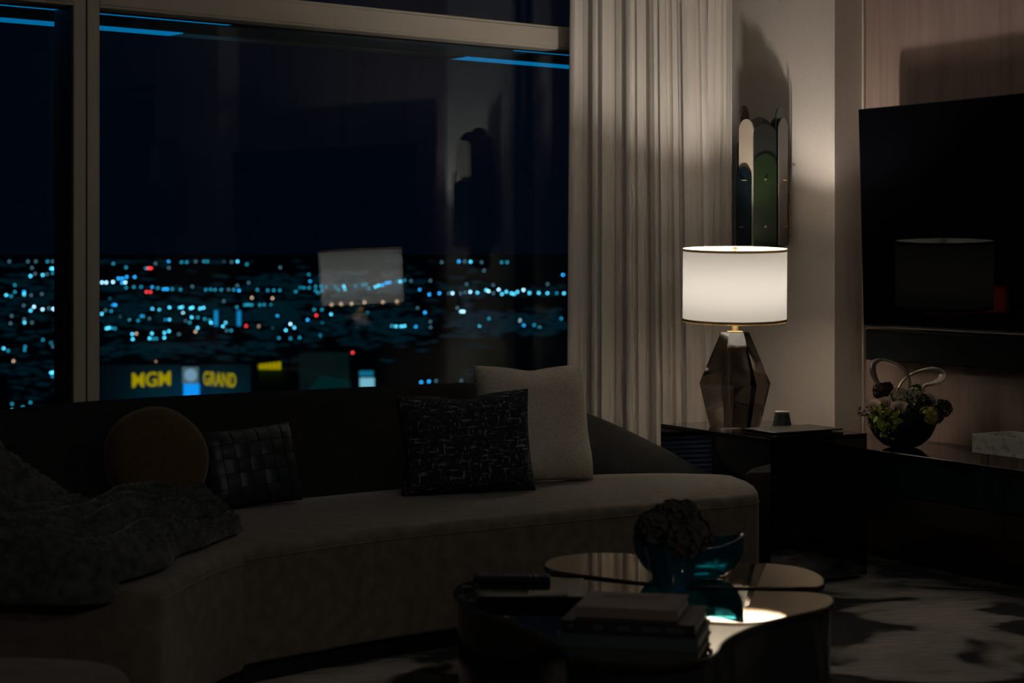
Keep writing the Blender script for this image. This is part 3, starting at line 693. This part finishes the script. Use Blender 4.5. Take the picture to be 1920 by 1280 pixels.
# ------------------------------------------------------------------ cushions
def pillow_fn(c, right, up, w, h, t, pinch=.05, dent=0, seed=0, rough=.006):
    c = Vector(c); R = Vector(right).normalized(); U = Vector(up).normalized(); Nn = R.cross(U).normalized()
    def S(u, v, side, off=0):
        x = u*w/2*(1-pinch*(1-v*v)); y = v*h/2*(1-pinch*(1-u*u))
        y -= dent*math.exp(-(u/.3)**2)*max(0, v)**2
        th = t/2*math.sqrt(max(0, (1-u**4)*(1-v**4)))**.85
        th += rough*nz(u*2.2+seed, v*2.2, side)*(1-u*u*v*v)
        return c+R*x+U*y+Nn*(side*(max(th, 0)+off))
    return S
def pillow(name, S, m, label, base, n=27, pipe=None, pr=.004):
    root = empty(name, base, label, 'cushion')
    cosf = lambda q: -math.cos(PI*q)
    fs = [grid(n, n, lambda a, b, s=s: tuple(S(cosf(a), cosf(b), s))) for s in (1, -1)]
    bm = bmesh.new(); V, F = join(*fs); vs_ = [bm.verts.new(p) for p in V]
    for f in F: bm.faces.new([vs_[i] for i in f])
    bmesh.ops.remove_doubles(bm, verts=bm.verts[:], dist=.0012)
    add('cover', from_bm(bm), m, root, 'all')
    if pipe:
        pts = []
        for k in range(96):
            q = k/96*4; e = int(q); f = q-e; a = -math.cos(PI*f)
            uv = [(a, -1), (1, a), (-a, 1), (-1, -a)][e]; pts.append(tuple(S(uv[0], uv[1], 1)))
        add('piping', tube(pts, pr, 7, True), pipe, root, True)
    return root
# cream cushion: 0.47 m square, leaning on the back
def lean(cx, cy, zb, w, h, t, yaw, back, roll=0, **kw):
    R = Vector((math.cos(yaw), math.sin(yaw), 0)); Bk = Vector((-math.sin(yaw), math.cos(yaw), 0))
    U = (Vector((0, 0, 1))*math.cos(back)+Bk*math.sin(back)); 
    R2 = R*math.cos(roll)+U*math.sin(roll); U2 = U*math.cos(roll)-R*math.sin(roll)
    cc = Vector((cx, cy, zb))+U*(h/2)
    return pillow_fn(cc, R2, U2, w, h, t, **kw)
zb = SZ+.012
pillow('square_cushion', lean(.115, 7.20, zb, .51, .465, .17, math.radians(36), .22, math.radians(-1.5), pinch=.055, dent=.012, seed=2, rough=.012), M['cream'],
       'large cream nubby square cushion leaning behind the navy one', (.105, 7.22, zb))
pillow('lumbar_cushion', lean(-.165, 6.90, zb, .50, .375, .15, math.radians(12), .20, math.radians(2), pinch=.05, dent=.018, seed=5, rough=.008), M['tweed'],
       'navy flecked tweed cushion in front of the cream cushion', (-.165, 6.90, zb), pipe=M['piping_navy'])
Sg = lean(-.905, 6.55, zb, .37, .285, .13, math.radians(34), .30, math.radians(3), pinch=.04, seed=8)
gp = pillow('woven_cushion', Sg, mat('dark_leather_base', (.008, .012, .012), .6), 'dark green woven leather cushion beside the round rust cushion', (-.905, 6.55, zb))
nu, nv = 7, 5
for i in range(nu):
    for j in range(nv):
        u0, u1 = -.95+1.9*i/nu, -.95+1.9*(i+1)/nu; v0, v1 = -.94+1.88*j/nv, -.94+1.88*(j+1)/nv
        gu, gv = .012, .012; hor = (i+j) % 2
        def pf(a, b, off):
            bulge = .0035*math.sin(PI*(a if hor else b))
            return tuple(Sg(u0+gu+(u1-u0-2*gu)*a, v0+gv+(v1-v0-2*gv)*b, 1, off+bulge))
        g = grid(4, 4, lambda a, b: pf(a, b, .003))
        add('leather_square', g, M['leather'], gp, 'all')
# round rust cushion
def roundpillow():
    c = Vector((-1.205, 6.335, zb+.185)); yaw = math.radians(36)
    R = Vector((math.cos(yaw), math.sin(yaw), 0)); Bk = Vector((-math.sin(yaw), math.cos(yaw), 0)); U = Vector((0, 0, math.cos(.28)))+Bk*math.sin(.28); Nn = R.cross(U)
    root = empty('round_cushion', (c.x, c.y, zb), 'round rust velvet cushion with piped edge beside the woven cushion', 'cushion')
    rad = .187
    def fn(a, b, s):
        t = 2*PI*a; r = math.sin(b*PI/2); rr = rad*r*(1+.015*math.sin(3*t)+.01*math.sin(5*t+1))
        th = .07*math.sqrt(max(0, 1-r**4))+.006*nz(math.cos(t)*r*2, math.sin(t)*r*2, s)*(1-r)
        return tuple(c+R*(rr*math.cos(t))+U*(rr*math.sin(t))+Nn*(s*th))
    fs = [grid(48, 14, lambda a, b, s=s: fn(a, b, s), True) for s in (1, -1)]
    bm = bmesh.new(); V, F = join(*fs); vs_ = [bm.verts.new(p) for p in V]
    for f in F: bm.faces.new([vs_[i] for i in f])
    bmesh.ops.remove_doubles(bm, verts=bm.verts[:], dist=.0005)
    add('cover', from_bm(bm), M['rust'], root, 'all')
    add('piping', tube([fn(i/72, 1, 1) for i in range(72)], .0045, 7, True), M['rust'], root, True)
roundpillow()

# ------------------------------------------------------------------ fur throw
def throw():
    root = empty('fur_throw', (-1.4, 5.6, SZ), 'dark grey faux fur throw heaped on the seat and over the back', 'throw blanket')
    near = [(-1.75, 4.985), (-1.35, 4.985), (-1.10, 4.99), (-.985, 5.23), (-.985, 5.42), (-.94, 5.62), (-.90, 5.80), (-.865, 5.93)]
    far = [(-1.98, 5.35), (-1.90, 5.72), (-1.73, 5.99), (-1.52, 6.12), (-1.38, 6.20), (-1.22, 6.22), (-1.06, 6.15), (-.93, 6.02)]
    na, fa = cr(near, 12), cr(far, 12); nu = len(na); nv = 44
    inner = [Vector(q[2:4]) for q in rows]; tops = [Vector(q[4:6]) for q in rows]
    def base(x, y):
        p = Vector((x, y)); j = min(range(len(inner)), key=lambda k: (inner[k]-p).length)
        dv = (tops[j]-inner[j]); L = max(dv.length, .05); s = (p-inner[j]).dot(dv)/L
        return SZ+.012+max(0, min(1.05, (s+.10)/L))*.36
    def fn(a, b):
        i = min(int(a*(nu-1)+.5), nu-1); n_, f_ = na[i], fa[i]
        x = n_[0]+(f_[0]-n_[0])*b; y = n_[1]+(f_[1]-n_[1])*b
        x += .012*nz(a*9, b*7, 5)
        ed = min(1, 6*min(a+.02, 1-a+.0, b, 1-b+.0))
        ed = max(0, ed)**.5
        fold = .105*abs(math.sin(PI*(4.3*b+.9*nz(a*2.6, b*1.8, 1)+.55*a)))**.75+.05*nz(a*5.5, b*4, 8)+.008*nz(a*22, b*22, 3)-.02
        z = base(x, y)+.006+max(0, .03+fold)*ed
        if b < .05 and y < 5.02: z = SZ-.035+(z-SZ+.035)*b/.05
        return (x, y, z)
    g = grid(nu, nv, fn)
    body = add('blanket', g, M['fur'], root, 'all')
    md = body.modifiers.new('thickness', 'SOLIDIFY'); md.thickness = .008; md.offset = -1
    rnd = random.Random(4); V, F = [], []
    Vg = g[0]
    for f in g[1]:
        p = [Vector(Vg[i]) for i in f]; nrm = (p[2]-p[0]).cross(p[3]-p[1])
        if nrm.length < 1e-9: continue
        nrm.normalize(); nrm = nrm if nrm.z > 0 else -nrm
        for _ in range(10):
            a, b = rnd.random(), rnd.random()
            q = p[0]*(1-a)*(1-b)+p[1]*a*(1-b)+p[2]*a*b+p[3]*(1-a)*b
            d = (nrm+Vector((rnd.gauss(.15, .30), rnd.gauss(-.15, .30), rnd.gauss(-.1, .2)))).normalized()*rnd.uniform(.012, .022)
            s = d.cross(Vector((rnd.random()-.5, rnd.random()-.5, rnd.random()-.5))).normalized()*.0016
            n = len(V); V += [tuple(q-s), tuple(q+s), tuple(q+d)]; F.append((n, n+1, n+2))
    me = bpy.data.meshes.new('pile'); org = ROOT[root.name]
    me.from_pydata([(v[0]-org.x, v[1]-org.y, v[2]-org.z) for v in V], [], F); me.materials.append(M['fur'])
    o = bpy.data.objects.new('pile', me); C.objects.link(o); o.parent = root; o['kind'] = 'stuff'
throw()

# ottoman in front of the sofa end
ot = empty('ottoman', (-1.35, 3.9, 0), 'low taupe upholstered ottoman in front of the sofa end with the fur throw', 'ottoman')
ol = []
for i in range(40):
    a = 2*PI*i/40; c_, s_ = math.cos(a), math.sin(a)
    ol.append((-1.30+.48*math.copysign(abs(c_)**.5, c_), 3.86+.40*math.copysign(abs(s_)**.5, s_)))
def soft(outline, z0, z1, r):
    n = len(outline); rings = [[(x, y, z0) for x, y in inset(outline, .01)], [(x, y, z0+.01) for x, y in outline]]
    for k in range(6):
        t = k/5*PI/2; rings.append([(x, y, z1-r+r*math.sin(t)) for x, y in inset(outline, r*(1-math.cos(t)))])
    rings.append([(x, y, z1+.004) for x, y in inset(outline, r*3)])
    V = sum(rings, []); F = [tuple(range(n)), tuple(range((len(rings)-1)*n, len(rings)*n))]
    for k in range(len(rings)-1): F += [(k*n+i, k*n+(i+1) % n, (k+1)*n+(i+1) % n, (k+1)*n+i) for i in range(n)]
    return V, F
add('seat', soft(ol, .05, .43, .04), M['seat'], ot, True)
add('plinth', prism(inset(ol, .05), 0, .05), M['bezel'], ot)
strip_pts = [(x, y, .39) for x, y in ol]
add('piping', tube(strip_pts, .004, 6, True), M['seat'], ot, True)

# ------------------------------------------------------------------ coffee tables (two clover-shaped halves)
def plan(pts, z=.42): return [((x-960)/3500*(3500*(EYE-z)/(y-470)), 3500*(EYE-z)/(y-470)) for x, y in pts]
CT = .42
front = cr(plan([(850, 1105), (858, 1122), (890, 1140), (945, 1158), (992, 1175), (1030, 1197), (1055, 1218), (1092, 1234), (1140, 1244), (1200, 1249), (1265, 1246), (1315, 1237), (1345, 1223), (1358, 1203), (1388, 1184),
                 (1440, 1165), (1505, 1150), (1550, 1139), (1566, 1127), (1556, 1115), (1515, 1109), (1440, 1107), (1330, 1104), (1216, 1098), (1107, 1087), (1010, 1079), (930, 1081), (872, 1090)]), 4, True)
back = cr(plan([(1019, 1058), (1030, 1047), (1060, 1040), (1110, 1035.5), (1165, 1036), (1210, 1041), (1260, 1050), (1325, 1055), (1400, 1054), (1450, 1056), (1505, 1063), (1538, 1076), (1547, 1089), (1538, 1099), (1500, 1101),
                (1410, 1101), (1320, 1098), (1216, 1092), (1120, 1081), (1060, 1073), (1030, 1067)]), 4, True)
for outl, lab in ((front, 'large clover-shaped bronze mirror coffee table carrying the books'), (back, 'smaller bronze mirror coffee table tucked behind the larger one')):
    cx = sum(p[0] for p in outl)/len(outl); cy = sum(p[1] for p in outl)/len(outl)
    ct = empty('coffee_table', (cx, cy, 0), lab, 'coffee table', 'nesting coffee tables')
    add('body', prism(inset(outl, .012), .0, CT-.014), M['tableside'], ct, True)
    add('top', prism(outl, CT-.014, CT-.001, .003), M['edge'], ct, True)
    add('mirror', prism(inset(outl, .007), CT-.001, CT), M['bronze'], ct)

# ------------------------------------------------------------------ things on the coffee table
def slab(cx, cy, ang, w, d, z0, z1, bev=.001):
    c, s = math.cos(ang), math.sin(ang)
    return xf(box(-w/2, w/2, -d/2, d/2, z0, z1, bev), lambda x, y, z: (cx+x*c-y*s, cy+x*s+y*c, z))
def book(cx, cy, ang, w, d, z0, th, m, label, prints=()):
    b = empty('book', (cx, cy, z0), label, 'book', 'books stacked on the coffee table')
    c, s = math.cos(ang), math.sin(ang)
    tr = lambda x, y, z: (cx+x*c-y*s, cy+x*s+y*c, z)
    add('cover', xf(join(box(-w/2, w/2, -d/2, d/2, z0+.0003, z0+.003), box(-w/2, w/2, -d/2, d/2, z0+th-.003, z0+th), box(-w/2, w/2, -d/2, -d/2+.003, z0+.003, z0+th-.003)), tr), m, b)
    add('pages', xf(box(-w/2+.004, w/2-.004, -d/2+.0032, d/2-.004, z0+.0032, z0+th-.0032), tr), M['paper'], b)
    for (x0, x1, a0, a1, where) in prints:
        if where == 's': add('spine_print', xf(box(x0, x1, -d/2-.0006, -d/2, z0+a0, z0+a1), tr), M['ink'], b)
        else: add('cover_print', xf(box(x0, x1, a0, a1, z0+th, z0+th+.0006), tr), M['ink'], b)
    return b
an = math.radians(-13)
z_ = CT+.0006
book(.295, 4.475, an, .335, .25, z_, .030, M['bk_blue'], 'slate grey book at the bottom of the coffee table stack')
book(.297, 4.485, an, .318, .245, z_+.0308, .030, M['bk_black'], 'black book with printed spine in the middle of the stack',
     [(-.14+i*.058, -.14+i*.058+w, .009, .021, 's') for i, w in enumerate((.012, .026, .030, .045, .040))][:5]+[(.132, .137, -.11, -.05, 'c')])
book(.292, 4.50, an, .245, .205, z_+.0616, .026, M['bk_brown'], 'small brown cloth book on top of the coffee table stack', [(-.08+.0, .07, .02+i*.018, .0225+i*.018, 'c') for i in range(3)])
bk = empty('glossy_box', (.055, 5.02, CT), 'flat glossy black box lying beside the stack of books', 'box')
add('base', slab(.055, 5.02, .0, .285, .27, CT+.0006, CT+.014), M['blackgloss'], bk)
add('lid', slab(.055, 5.02, .0, .29, .275, CT+.0143, CT+.026, .0015), M['blackgloss'], bk)
rm = empty('remote_control', (.0, 5.09, CT+.027), 'black ribbed remote control lying on the glossy box', 'remote')
add('body', slab(.0, 5.10, -.03, .21, .05, CT+.0265, CT+.044, .003), M['remote'], rm)
for i in range(12):
    for j in range(3):
        add('button', slab(-.09+i*.0165, 5.085+j*.0145-(-.09+i*.0165)*.03, -.03, .010, .009, CT+.044, CT+.0462), M['btn'], rm)

# blue glass vase with dusky blooms
VX, VY = .432, 5.03
vase = empty('glass_vase', (VX, VY, CT), 'dark blue dimpled glass vase on the coffee table', 'vase')
def dimpled(prof, n, cx, cy, amp, k, tw=0):
    V, F = [], []
    for j, (r, z) in enumerate(prof):
        for i in range(n):
            t = 2*PI*i/n; q = r*(1+amp*math.cos(k*t+j*tw)*math.sin(PI*min(1, j/(len(prof)-1)*1.0)))
            V.append((cx+q*math.cos(t), cy+q*math.sin(t), z))
    for j in range(len(prof)-1):
        for i in range(n): F.append((j*n+i, j*n+(i+1) % n, (j+1)*n+(i+1) % n, (j+1)*n+i))
    F += [tuple(range(n)), tuple(range((len(prof)-1)*n, len(prof)*n))]
    return V, F
po = cr([(.033, CT+.0008), (.040, CT+.012), (.052, CT+.04), (.058, CT+.07), (.066, CT+.10), (.074, CT+.125), (.078, CT+.14)], 3)
pi_ = [(max(.02, r-.006), max(z, CT+.014)) for r, z in reversed(po)]
add('glass', dimpled(po+pi_, 48, VX, VY, .035, 8, .15), M['bluevase'], vase, True)
def bloom(cx, cy, cz, r, n, m, seed, name, label, cat, group, stemto, ps=.016, up=.2, spiky=False, flat=1):
    rnd = random.Random(seed)
    root = empty(name, (cx, cy, cz-r*.3), label, cat, group)
    V, F = [], []
    for i in range(n):
        z = 1-2*(i+.5)/n*(1-up*.5); t = i*2.39996+rnd.random()*.5; s = math.sqrt(max(0, 1-z*z))
        d = Vector((s*math.cos(t), s*math.sin(t), z*flat)); p = Vector((cx, cy, cz))+d*r*rnd.uniform(.82, 1.04)
        e = d.cross(Vector((.3, .2, 1))).normalized(); g = d.cross(e); ro = rnd.random()*PI
        e, g = e*math.cos(ro)+g*math.sin(ro), g*math.cos(ro)-e*math.sin(ro)
        q = ps*rnd.uniform(.75, 1.25)
        if spiky:
            w3 = g*.75+d*.45; pts = [p, p+e*q*.45+w3*q*.45, p+e*q*.42+w3*q*.95, p+w3*q*1.7, p-e*q*.42+w3*q*.95, p-e*q*.45+w3*q*.45, p-e*q*.2, p+e*q*.2]
        else: pts = [p, p+e*q*.9+d*q*.35, p+e*q*.55+g*q*.75+d*q*.2, p+g*q*.9+d*q*.45, p-e*q*.55+g*q*.7+d*q*.2, p-e*q*.9+d*q*.35, p-g*q*.75+d*q*.4, p+e*q*.5-g*q*.6+d*q*.25]
        k = len(V); V += [tuple(x) for x in pts]; F += [(k, k+1, k+2), (k, k+2, k+3), (k, k+3, k+4), (k, k+4, k+5), (k, k+5, k+6), (k, k+6, k+7), (k, k+7, k+1)]
    add('petals', (V, F), m, root)
    add('stem', tube([(cx, cy, cz), ((cx+stemto[0])/2, (cy+stemto[1])/2, (cz+stemto[2])/2+.005), stemto], .0028, 6), M['stem'], root)
    return root
dl = ['dusky hydrangea head at the top of the blue vase', 'dusky hydrangea head low at the front of the blue vase', 'dusky hydrangea head leaning over the blue vase rim towards the sofa', 'dusky hydrangea head leaning over the vase rim towards the glass bowl', 'dusky hydrangea head behind the others in the blue vase', 'small dusky hydrangea head peeking high over the blue vase']
for i, (dx, dy, dz, r) in enumerate(((0.0, 0.01, .205, .05), (.022, -.04, .152, .05), (-.05, -.01, .18, .048), (.055, .0, .165, .05), (-.01, .05, .18, .05), (.035, .02, .215, .036))):
    bloom(VX+dx, VY+dy, CT+dz, r, 70, M['hydr'], 20+i, 'hydrangea', dl[i], 'flower', 'dusky blooms in the blue vase', (VX+dx*.3, VY+dy*.3, CT+.03), .016, .2)

# teal art glass bowl
GX, GY = .505, 5.33
gb = empty('glass_bowl', (GX, GY, CT), 'teal art glass bowl with a wavy rim behind the vase', 'bowl')
def gbowl():
    V, F = [], []; n = 64
    prof = [(.25, 0), (.6, .006), (.8, .025), (.92, .055), (.98, .085), (1, .115)]
    prof = cr(prof, 3)
    rings = [(r, z, 0) for r, z in prof]+[(max(r-.045, .18), max(z, .010)+(0 if z > .1 else .004), 1) for r, z in reversed(prof)]
    for (r, z, inn) in rings:
        for i in range(n):
            t = 2*PI*i/n; q = r*(1+.03*math.cos(5*t+z*30)*min(1, z*20)*(1-min(1, max(0, z-.09)*20)))
            w = z/.115
            zz = z*(.95+(.10*math.cos(2*t)+.04*math.cos(3*t+.9))*w)
            ex = .158*math.copysign(abs(math.cos(t))**.85, math.cos(t)); ey = .10*math.copysign(abs(math.sin(t))**.85, math.sin(t))
            V.append((GX+ex*q, GY+ey*q, CT+.0008+zz))
    for j in range(len(rings)-1):
        for i in range(n): F.append((j*n+i, j*n+(i+1) % n, (j+1)*n+(i+1) % n, (j+1)*n+i))
    F += [tuple(range(n)), tuple(range((len(rings)-1)*n, len(rings)*n))]
    return V, F
add('glass', gbowl(), M['teal'], gb, True)

# ------------------------------------------------------------------ bowl of flowers on the console
BX, BY = 1.631, 7.80
fb = empty('planter_bowl', (BX, BY, CZ), 'round black planter bowl with looped champagne handles on the console', 'planter')
po = cr([(.045, CZ+.0008), (.075, CZ+.010), (.112, CZ+.042), (.136, CZ+.085), (.146, CZ+.13), (.147, CZ+.15)], 3)
pi_ = [(max(r-.006, .03), max(z, CZ+.012)) for r, z in reversed(po)]
add('bowl', lathe(po+pi_, 48, (BX, BY)), M['bowl'], fb, True)
add('soil', lathe([(.13, CZ+.10), (.134, CZ+.118), (.05, CZ+.13)], 24, (BX, BY)), M['plum'], fb)
def horn(pts, rad, fl):
    P = cr(pts, 6); R_ = [q[0] for q in cr([(r,) for r in rad], 6)]; Fl = [q[0] for q in cr([(r,) for r in fl], 6)]
    return tube(P, R_, 12, False, Fl)
hb = lambda x, y, q=0: (BX+(x-1692)/449, BY+q, CZ+(838-y)/449)
add('loop_handle', horn([hb(1664, 760, .01), hb(1652, 728, .0), hb(1640, 708, -.01), hb(1635, 692, -.015), hb(1639, 679, -.01), hb(1655, 674, 0), hb(1678, 680, .005), hb(1697, 692, .01), hb(1706, 712, .015), hb(1709, 740, .02), hb(1708, 765, .02)],
                        [.0045, .006, .013, .0165, .013, .0065, .0055, .0065, .007, .0065, .006], [1, .8, .4, .3, .4, .8, 1, 1, 1, 1, 1]), M['horn'], fb, True)
add('loop_handle', horn([hb(1680, 760, .05), hb(1693, 722, .05), hb(1708, 706, .045), hb(1727, 696, .03), hb(1746, 692, .02), hb(1760, 694, .01), hb(1767, 702, .0), hb(1760, 712, -.005), hb(1746, 719, 0), hb(1733, 725, .01), hb(1722, 760, .02)],
                        [.005, .0055, .006, .0065, .009, .014, .017, .015, .011, .007, .005], [1, 1, 1, 1, .7, .4, .35, .4, .6, .9, 1]), M['horn'], fb, True)
def rose(cx, cy, cz, r, tilt, label, seed):
    rnd = random.Random(seed); root = empty('rose', (cx, cy, cz-.02), label, 'flower', 'roses in the black planter')
    ax = Vector(tilt).normalized(); e = ax.cross(Vector((.2, .1, 1))).normalized(); g = ax.cross(e)
    V, F = [], []
    for L in range(5):
        npet = (3, 4, 5, 5, 6)[L]; rim = r*(.16, .34, .54, .76, 1.02)[L]; top = r*(.55, .52, .42, .26, .02)[L]
        for k in range(npet):
            t0 = 2*PI*k/npet+L*.7+rnd.random()*.3; span = 2*PI/npet*1.3
            for a in range(6):
                for b in range(4):
                    c = abs(a/5-.5)*2; t = t0+span*(a/5-.5); v = b/3
                    q = rim*(.55+.33*v+.14*v**3)*(1+.05*(k % 2)); hgt = top-r*.85*(1-v)-.10*r*v*c*c-.08*r*max(0, v-.8)*L
                    V.append(tuple(Vector((cx, cy, cz))+e*q*math.cos(t)+g*q*math.sin(t)+ax*hgt))
            n0 = len(V)-24
            for a in range(5):
                for b in range(3): i = n0+a*4+b; F.append((i, i+1, i+5, i+4))
    add('petals', (V, F), M['rose'], root)
    add('stem', tube([(cx, cy, cz-.01), ((cx+BX)/2, (cy+BY)/2, cz-.04), (BX+(cx-BX)*.3, BY+(cy-BY)*.3, CZ+.125)], .003, 6), M['stem'], root)
rose(*hb(1632, 760, -.05), .034, (-.5, -.7, .45), 'blush rose at the bowl edge beside the brown berry sprig', 1)
rose(*hb(1655, 752, -.04), .030, (-.2, -.75, .7), 'blush rose above the lime bloom in the planter', 2)
rose(*hb(1677, 761, -.10), .034, (0, -.85, .5), 'open blush rose at the middle front of the planter', 3)
rose(*hb(1745, 747, -.02), .030, (.4, -.6, .7), 'blush rose near the tip of the lower handle loop', 4)
for i, (x, y, q, r, m, lab) in enumerate(((1646, 776, -.10, .034, 'green', 'lime green bloom below the blush roses'), (1664, 782, -.12, .026, 'green', 'small lime bloom hanging over the planter rim'), (1731, 775, -.10, .037, 'olive', 'yellow-green round bloom on the planter front'),
                                          (1640, 790, -.09, .022, 'green', 'lowest lime bloom hanging over the side of the planter'))):
    p = hb(x, y, q); bloom(*p, r, 46, M[m], 40+i, 'bloom', lab, 'flower', 'green blooms in the black planter', (BX, BY-.02, CZ+.13), .021 if m == 'green' else .015, .3, m == 'green')
for i, (x, y, q, r, m, lab) in enumerate(((1652, 733, .0, .030, 'plum', 'plum foliage tuft behind the roses, left handle side'), (1664, 728, .01, .022, 'plum', 'round plum tuft inside the taller handle loop'), (1684, 741, -.03, .032, 'sprig', 'pale filler blossom behind the open rose'),
                                          (1712, 742, -.03, .034, 'sprig', 'pale filler blossom at the foot of the handles'), (1725, 752, -.05, .03, 'leaf', 'dark leaf tuft right of the open rose'), (1768, 765, .0, .034, 'leaf', 'dark leaf tuft trailing over the planter edge towards the marble tray'),
                                          (1752, 780, -.03, .026, 'leaf', 'low dark leaf tuft under the trailing one'), (1700, 770, -.09, .03, 'leaf', 'dark leaf tuft between rose and yellow-green bloom'), (1722, 735, .03, .026, 'leaf', 'small dark leaf tuft behind the handles'))):
    p = hb(x, y, q); bloom(*p, r, 60, M[m], 60+i, 'foliage_tuft', lab, 'foliage', 'filler foliage in the black planter', (BX, BY, CZ+.13), .012, .2)
bs = empty('berry_sprig', hb(1640, 775, -.04), 'brown berry sprig sticking out past the roses', 'foliage')
rnd = random.Random(3); tip = hb(1604, 772, -.06)
add('twig', tube([hb(1650, 780, -.03), hb(1625, 768, -.05), tip], .0022, 6), M['berry'], bs)
for i in range(14):
    f = rnd.random(); p = hb(1600+30*f, 772-6*f+rnd.uniform(-9, 9), -.06+rnd.uniform(-.015, .015))
    add('berry', ball(p, rnd.uniform(.004, .0065), 1), M['berry'], bs, 'all')
tv_ = empty('trailing_vine', hb(1650, 800, -.12), 'small-leaved vine trailing down the front of the planter', 'foliage')
add('stalk', tube([hb(1645, 780, -.12), hb(1650, 800, -.145), hb(1652, 815, -.135)], .0015, 5), M['stem'], tv_)
for i in range(16):
    x = 1640+rnd.random()*26; y = 786+rnd.random()*30; p = Vector(hb(x, y, -.143+(y-786)*.0006))
    e = Vector((rnd.gauss(0, 1), -.3, rnd.gauss(-.6, .6))).normalized()*.011; s = e.cross(Vector((0, -1, .3))).normalized()*.005
    add('leaf', ([tuple(p), tuple(p+e*.5+s), tuple(p+e), tuple(p+e*.5-s)], [(0, 1, 2, 3)]), M['green'], tv_)

# marble tray
mt = empty('marble_tray', W(1.28, .29, CZ), 'white veined marble tray on small clear feet at the console front', 'tray')
z0, z1 = CZ+.035, CZ+.108
k0, k1, o0, o1 = 1.10, 1.50, .19, .40
add('tray', xf(join(box(k0, k1, o0, o1, z0, z0+.015, .001), box(k0, k1, o0, o0+.016, z0+.0152, z1, .001), box(k0, k1, o1-.016, o1, z0+.0152, z1, .001), box(k0, k0+.016, o0+.0162, o1-.0162, z0+.0152, z1, .001), box(k1-.016, k1, o0+.0162, o1-.0162, z0+.0152, z1, .001)), W), M['marble'], mt)
for k in (k0+.04, k1-.04):
    for o in (o0+.03, o1-.03):
        p = W(k, o, 0); add('foot', lathe([(.016, CZ+.0005), (.016, z0-.0003)], 20, p[:2]), M['acrylic'], mt, True)
